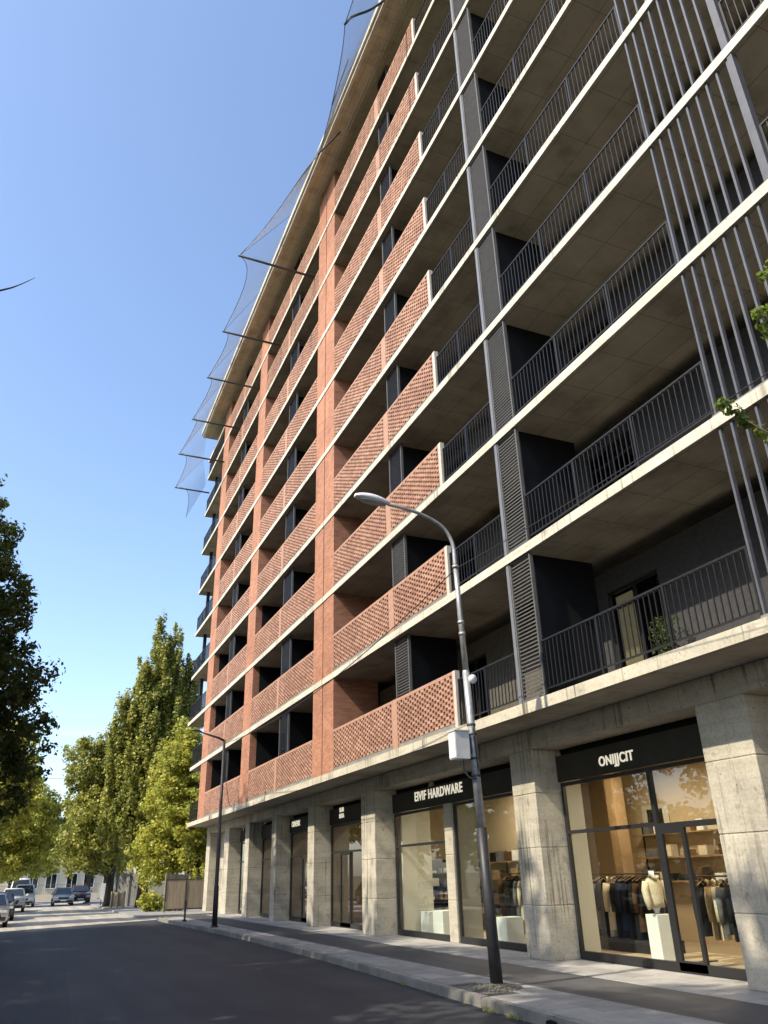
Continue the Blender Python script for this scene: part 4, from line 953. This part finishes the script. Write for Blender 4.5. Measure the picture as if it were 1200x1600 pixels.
# leafy twig reaching into the picture from a tree beside the camera
def twig(e, pts, rad, lf, per, spread, size, mat, seed):
    MB().tube(bez(pts, 5), rad, 6).build('branch', 'bark', e, True)
    leaves('leaves', lf, per, spread, size, mat, e, seed, up=.5)
NTR = empty('street_tree', (7.62, .6, .14), 'leafy twigs of a pavement tree reaching in over the balconies', 'tree')
MB().tube(bez([(7.62, .6, .1), (7.6, .65, 2.5), (7.5, .8, 4.2), (7.4, 1.0, 6.5)], 5), .11, 10).build('trunk', 'bark', NTR, True)
def onray(px, py, yv):
    a, b = (px-600)/1204.92592, -(py-800)/1204.92592
    d = r2*a+u2*b+fwd; d = d*(yv/d.y); return Vector((d.x, d.y, d.z+CAMZ))
t1 = [onray(1128, 632, 4.2), onray(1150, 648, 4.1), onray(1180, 668, 4.0), onray(1215, 690, 3.8)]
twig(NTR, t1+[Vector((7.5, .8, 4.6))], [.006, .008, .01, .014]+[.03], [(*onray(px, py, 4.1), 1) for px, py in ((1132, 628), (1143, 640), (1152, 650), (1163, 655), (1178, 668), (1196, 676))], 20, (.075, .1, .06), .030, 'leaf_g', 51) if False else None
MB().tube([Vector((7.5, .8, 4.4)), onray(1330, 735, 3.4), onray(1240, 697, 3.8), onray(1185, 668, 4.0), onray(1150, 646, 4.1), onray(1126, 628, 4.2)], [.03, .018, .012, .009, .006, .003], 6).build('branch', 'bark', NTR, True)
leaves('leaves', [(*onray(px, py, 4.1), s) for px, py, s in ((1130, 630, .8), (1139, 637, 1), (1148, 645, 1), (1160, 655, .8), (1172, 664, .7), (1190, 672, .9), (1204, 680, 1))], 26, (.07, .09, .06), .030, 'leaf_g', NTR, 51, up=.5)
MB().tube([Vector((7.45, .9, 5.6)), onray(1330, 540, 3.4), onray(1240, 510, 3.8), onray(1205, 497, 3.9), onray(1180, 488, 4.0)], [.025, .016, .01, .007, .003], 6).build('branch', 'bark', NTR, True)
leaves('leaves', [(*onray(px, py, 4.0), s) for px, py, s in ((1182, 490, .8), (1192, 485, 1), (1195, 505, 1), (1202, 520, 1), (1198, 430, 1), (1204, 415, 1), (1208, 450, 1.2), (1212, 490, 1.3))], 26, (.075, .09, .075), .032, 'leaf_g', NTR, 52, up=.5)
leaves('crown', [(7.4+random.Random(i).uniform(-1.0, 1.0), .2+random.Random(i+99).uniform(-1.6, .6), 6.5+random.Random(i+7).uniform(-1.6, 1.8), 1) for i in range(90)], 40, (.5, .5, .4), .06, 'leaf_g', NTR, 53)
# bare twig against the sky at the left edge, growing from the first shade tree
tw = empty('bare_branch', onray(-60, 470, 9), 'bare dark twig tip poking in at the sky edge', 'branch')
MB().tube(bez([onray(-420, 560, 9), onray(-120, 480, 9), onray(0, 454, 9), onray(28, 446, 9), onray(55, 434, 9)], 5), [.022-.019*i/20 for i in range(21)], 5).build('twig', 'bark', tw, True)

# ------------------------------------------------------------------ fences
def fence(name, p0, p1, h, z, pw, mat, label, post_every=1.9):
    p0, p1 = Vector((*p0, z)), Vector((*p1, z)); d = p1-p0; L = d.length; u = d.normalized(); a = math.atan2(u.y, u.x)
    e = empty(name, tuple(p0), label, 'fence'); n = int(L/pw)
    pm = MB().box(-pw/2+.004, pw/2-.004, -.012, .012, 0, h).mesh('plank', mat); r = random.Random(int(L*10))
    for i in range(n):
        c = p0+u*(i+.5)*L/n; link('plank', pm, e, (c.x, c.y, z+.06), (0, 0, a), (1, 1, 1+r.uniform(-.03, .03)))
    k = int(L/post_every)+1
    po = MB().box(-.06, .06, -.05, .05, 0, h+.14).mesh('post', mat)
    for i in range(k+1):
        c = p0+u*min(L, i*L/k)+Vector((u.y, -u.x, 0))*.07; link('post', po, e, (c.x, c.y, z), (0, 0, a))
    for zz in (.35, h-.25):
        link('rail', MB().box(0, L, .015, .06, zz, zz+.07).mesh('rail', mat), e, tuple(p0), (0, 0, a))
fence('wooden_fence', (8.9, 56.8), (13.6, 57.6), 2.05, .1, .14, 'fence', 'tan wooden board fence below the poplar beside the building corner')
fence('wooden_fence', (7.05, 69.0), (8.9, 68.0), 2.25, .1, .18, 'fence_g', 'weathered grey board fence in the shade under the trees')
fence('picket_fence', (6.7, 67.2), (7.5, 66.3), .95, .1, .16, 'fence', 'short pale picket stretch at the kerb under the trees', 1.2)
mf = empty('metal_fence', (8.5, 54.0, .1), 'metal framed fence panels in front of the wooden boards', 'fence')
for (xa, xb, y_) in ((8.35, 9.55, 53.0), (9.62, 11.0, 53.3)):
    m = MB(); 
    for q in (xa, xb): m.box(q-.03, q+.03, y_-.03, y_+.03, .08, 1.95)
    m.box(xa, xb, y_-.02, y_+.02, 1.84, 1.90); m.box(xa, xb, y_-.02, y_+.02, .22, .28); m.build('frame', 'steel_dark', mf)
    box('panel', xa+.05, xb-.05, y_-.008, y_+.008, .29, 1.82, 'fence', mf)
bd = empty('white_board', (6.9, 76, .1), 'pale blank board leaning under the dark tree beside the parked cars', 'board')
box('board', 6.6, 7.7, 76, 76.05, .5, 1.75, 'whitebox', bd); 
for x in (6.7, 7.6): box('leg', x-.04, x+.04, 76.06, 76.12, .1, 1.7, 'steel_dark', bd)

# ------------------------------------------------------------------ parked cars
def make_car(name, label, loc, rz, mat, kind='hatch', L=4.3, W=1.76, H=1.48, group='cars parked along the street'):
    """local: +x is the front, z up, wheels on z=0"""
    e = empty(name, (0, 0, 0), label, 'car', group)
    hl = L/2; hw = W/2
    if kind == 'suv': side = [(-hl, .45), (-hl+.02, .95), (-hl+.12, 1.05), (hl-1.25, 1.06), (hl-.25, .95), (hl-.03, .80), (hl, .45), (hl-.1, .28), (-hl+.1, .28)]; cab = [(-hl+.14, 1.04), (-hl+.40, H-.02), (hl-2.35, H), (hl-1.25, 1.04)]
    elif kind == 'van': side = [(-hl, .40), (-hl, 1.25), (-hl+.05, 1.3), (hl-.75, 1.28), (hl-.15, 1.0), (hl, .80), (hl, .42), (hl-.1, .28), (-hl+.1, .28)]; cab = [(-hl+.03, 1.28), (-hl+.12, H), (hl-1.6, H), (hl-.72, 1.26)]
    else: side = [(-hl, .42), (-hl+.03, .85), (-hl+.2, .95), (hl-1.2, .94), (hl-.3, .80), (hl-.03, .66), (hl, .42), (hl-.1, .24), (-hl+.1, .24)]; cab = [(-hl+.22, .93), (-hl+.75, H-.02), (hl-2.2, H), (hl-1.12, .92)]
    def shell(poly, w0, w1, nm, mt, z0, z1, bev):
        m = MB(); n = len(poly)
        for s in (-1, 1):
            for (x, z) in poly:
                t = (z-z0)/(z1-z0); m.v.append((x, s*(w0+(w1-w0)*t), z))
        m.f.append(tuple(range(n-1, -1, -1))); m.f.append(tuple(range(n, 2*n)))
        for i in range(n): m.f.append((i, (i+1) % n, n+(i+1) % n, n+i))
        me = m.mesh(nm, mt); bm = bmesh.new(); bm.from_mesh(me); bmesh.ops.bevel(bm, geom=list(bm.edges), offset=bev, segments=3, affect='EDGES'); bm.to_mesh(me); bm.free()
        me.polygons.foreach_set('use_smooth', [True]*len(me.polygons)); o = bpy.data.objects.new(nm, me); COL.objects.link(o); o.parent = e; return o
    body = shell(side, hw-.03, hw, 'body', mat, .24, 1.0, .06)
    roof = shell(cab, hw-.05, hw-.24, 'cabin', mat, cab[0][1], H, .07)
    def part(nm, m, mt, par=None):
        o = bpy.data.objects.new(nm, m.mesh(nm, mt)); COL.objects.link(o); o.parent = par or e; return o
    z0, z1 = cab[0][1], H
    def cabw(z): return (hw-.05)+(-.19)*(z-z0)/(z1-z0)
    def lerp(a, b, t): return (a[0]+(b[0]-a[0])*t, a[1]+(b[1]-a[1])*t)
    for (a, b, nm, s) in ((cab[3], cab[2], 'windscreen', 1), (cab[0], cab[1], 'rear_window', -1)):
        p, q = lerp(a, b, .10), lerp(a, b, .86); dx = s*.022; m = MB(); wp, wq = cabw(p[1])-.10, cabw(q[1])-.10
        m.v = [(p[0]+dx, -wp, p[1]), (p[0]+dx, wp, p[1]), (q[0]+dx, wq, q[1]+.012), (q[0]+dx, -wq, q[1]+.012), (p[0]-dx, -wp, p[1]-.02), (p[0]-dx, wp, p[1]-.02), (q[0]-dx, wq, q[1]-.02), (q[0]-dx, -wq, q[1]-.02)]
        m.f = [(0, 1, 2, 3), (7, 6, 5, 4), (0, 4, 5, 1), (1, 5, 6, 2), (2, 6, 7, 3), (3, 7, 4, 0)]; part(nm, m, 'carglass')
    for s in (-1, 1):
        xa0, xb0 = lerp(cab[0], cab[1], .18), lerp(cab[3], cab[2], .18); xa1, xb1 = lerp(cab[0], cab[1], .82), lerp(cab[3], cab[2], .82)
        for (t0, t1) in ((.06, .49), (.53, .93)):
            m = MB(); P = []
            for d_ in (.015, -.03):
                for (A, B, t) in ((xa0, xb0, t0), (xa0, xb0, t1), (xa1, xb1, t1), (xa1, xb1, t0)):
                    q = lerp(A, B, t); P.append((q[0], s*(cabw(q[1])+d_), q[1]))
            m.v = P; m.f = [(0, 1, 2, 3), (7, 6, 5, 4), (0, 4, 5, 1), (1, 5, 6, 2), (2, 6, 7, 3), (3, 7, 4, 0)]; part('side_window', m, 'carglass')
        m = MB().box(hl-.14, hl+.012, s*hw*.55-.0, s*hw*.55+s*.30, .64, .76) if s > 0 else MB().box(hl-.14, hl+.012, s*hw*.55-.30, s*hw*.55, .64, .76); part('headlight', m, 'hlight')
        m = MB().box(-hl-.012, -hl+.1, min(s*hw*.62, s*hw*.95), max(s*hw*.62, s*hw*.95), .66, .84); part('tail_light', m, 'tlight')
        m = MB().tube([(hl-1.28, s*(hw-.02), z0+.02), (hl-1.30, s*(hw+.14), z0+.07)], [.05, .09], 8); part('mirror', m, mat)
        for x in (hl-.82, -hl+.80):
            m = MB().tube([(x, s*(hw-.20), .32), (x, s*(hw+.005), .32)], .32, 20); w = part('wheel', m, 'tyre')
            part('rim', MB().tube([(x, s*(hw-.02), .32), (x, s*(hw+.012), .32)], .20, 14), 'rim', w)
    part('grille', MB().box(hl-.08, hl+.014, -.42, .42, .56, .70), 'bumper'); part('bumper', MB().box(hl-.1, hl+.02, -hw+.12, hw-.12, .30, .46), 'bumper')
    part('number_plate', MB().box(hl+.021, hl+.03, -.26, .26, .40, .50), 'whitebox'); part('rear_bumper', MB().box(-hl-.02, -hl+.1, -hw+.12, hw-.12, .32, .48), 'bumper')
    e.location = loc; e.rotation_euler = (0, 0, rz); return e
F = R(-90)   # facing the camera
make_car('parked_car', 'white car cut by the picture edge, nearest of the parked row', (-1.05, 47.4, 0), F+R(1), 'cwhite')
make_car('parked_car', 'dark car second in the parked row under the trees', (-.78, 55.0, 0), F, 'cblack')
make_car('parked_car', 'white hatchback in the middle of the parked row', (-.12, 70.6, 0), F-R(1), 'cwhite', 'suv', 4.4, 1.8, 1.6)
make_car('parked_car', 'white off-road car at the far end of the parked row', (.75, 84.5, 0), F-R(2), 'cwhite', 'suv', 4.6, 1.9, 1.85)
make_car('delivery_van', 'white van standing beyond the parked row', (.4, 93.0, 0), F, 'cwhite', 'van', 5.2, 2.0, 2.4)
make_car('parked_car', 'silver car facing us at the end of the road', (4.05, 84.5, 0), F, 'csilver', 'hatch', 4.4, 1.78, 1.5)
make_car('parked_car', 'maroon car beside the silver car under the dark tree', (5.75, 88.5, 0), F, 'cred', 'suv', 4.4, 1.8, 1.62)
lr = ['dark car parked opposite the shops, out of view', 'silver car parked opposite the hardware shop, out of view', 'white car parked opposite the clothing shop, out of view']
for i, (yv, mt) in enumerate(((30.5, 'cblack'), (22.0, 'csilver'), (14.5, 'cwhite'))):
    make_car('parked_car', ['dark car seen mirrored in the far shop glass', 'silver car seen mirrored in the door glass', 'white car seen mirrored in the hardware shop window'][i], (-1.35, yv, 0), F, mt)

# ------------------------------------------------------------------ far house
HS = empty('far_house', (7, 118, 0), 'pale rendered house closing the end of the street', 'house')
box('wall', -3, 14, 118, 126, -.02, 4.6, 'house', HS); 
rfm = MB().prism([(117.5, 4.55), (126.5, 4.55), (122, 6.6)], -3.5, 14.5, axis=0); rfm.build('roof', 'roof', HS)
for x in (-1, 1.2, 3.4, 5.9, 8.0, 10.4):
    w_ = box('window', x, x+1.2, 117.93, 117.999, 1.3, 2.9, 'carglass', HS); m = MB()
    for (a, b, c, d) in ((x-.08, x, 1.22, 2.98), (x+1.2, x+1.28, 1.22, 2.98), (x, x+1.2, 2.9, 2.98), (x, x+1.2, 1.22, 1.3), (x+.57, x+.63, 1.3, 2.9)): m.box(a, b, 117.90, 117.99, c, d)
    m.build('frame', 'whitebox', w_)
gw = empty('garden_wall', (4, 108, 0), 'low pale garden wall with railings before the far house', 'wall')
box('wall', -2, 9, 108, 108.25, 0, .7, 'house', gw); m = MB()
for i in range(56): m.box(-2+i*.2-.012, -2+i*.2+.012, 108.1, 108.13, .7, 1.7)
m.box(-2, 9.1, 108.09, 108.14, 1.68, 1.72); o = m.build('railing', 'pole_pale', gw); o['kind'] = 'stuff'
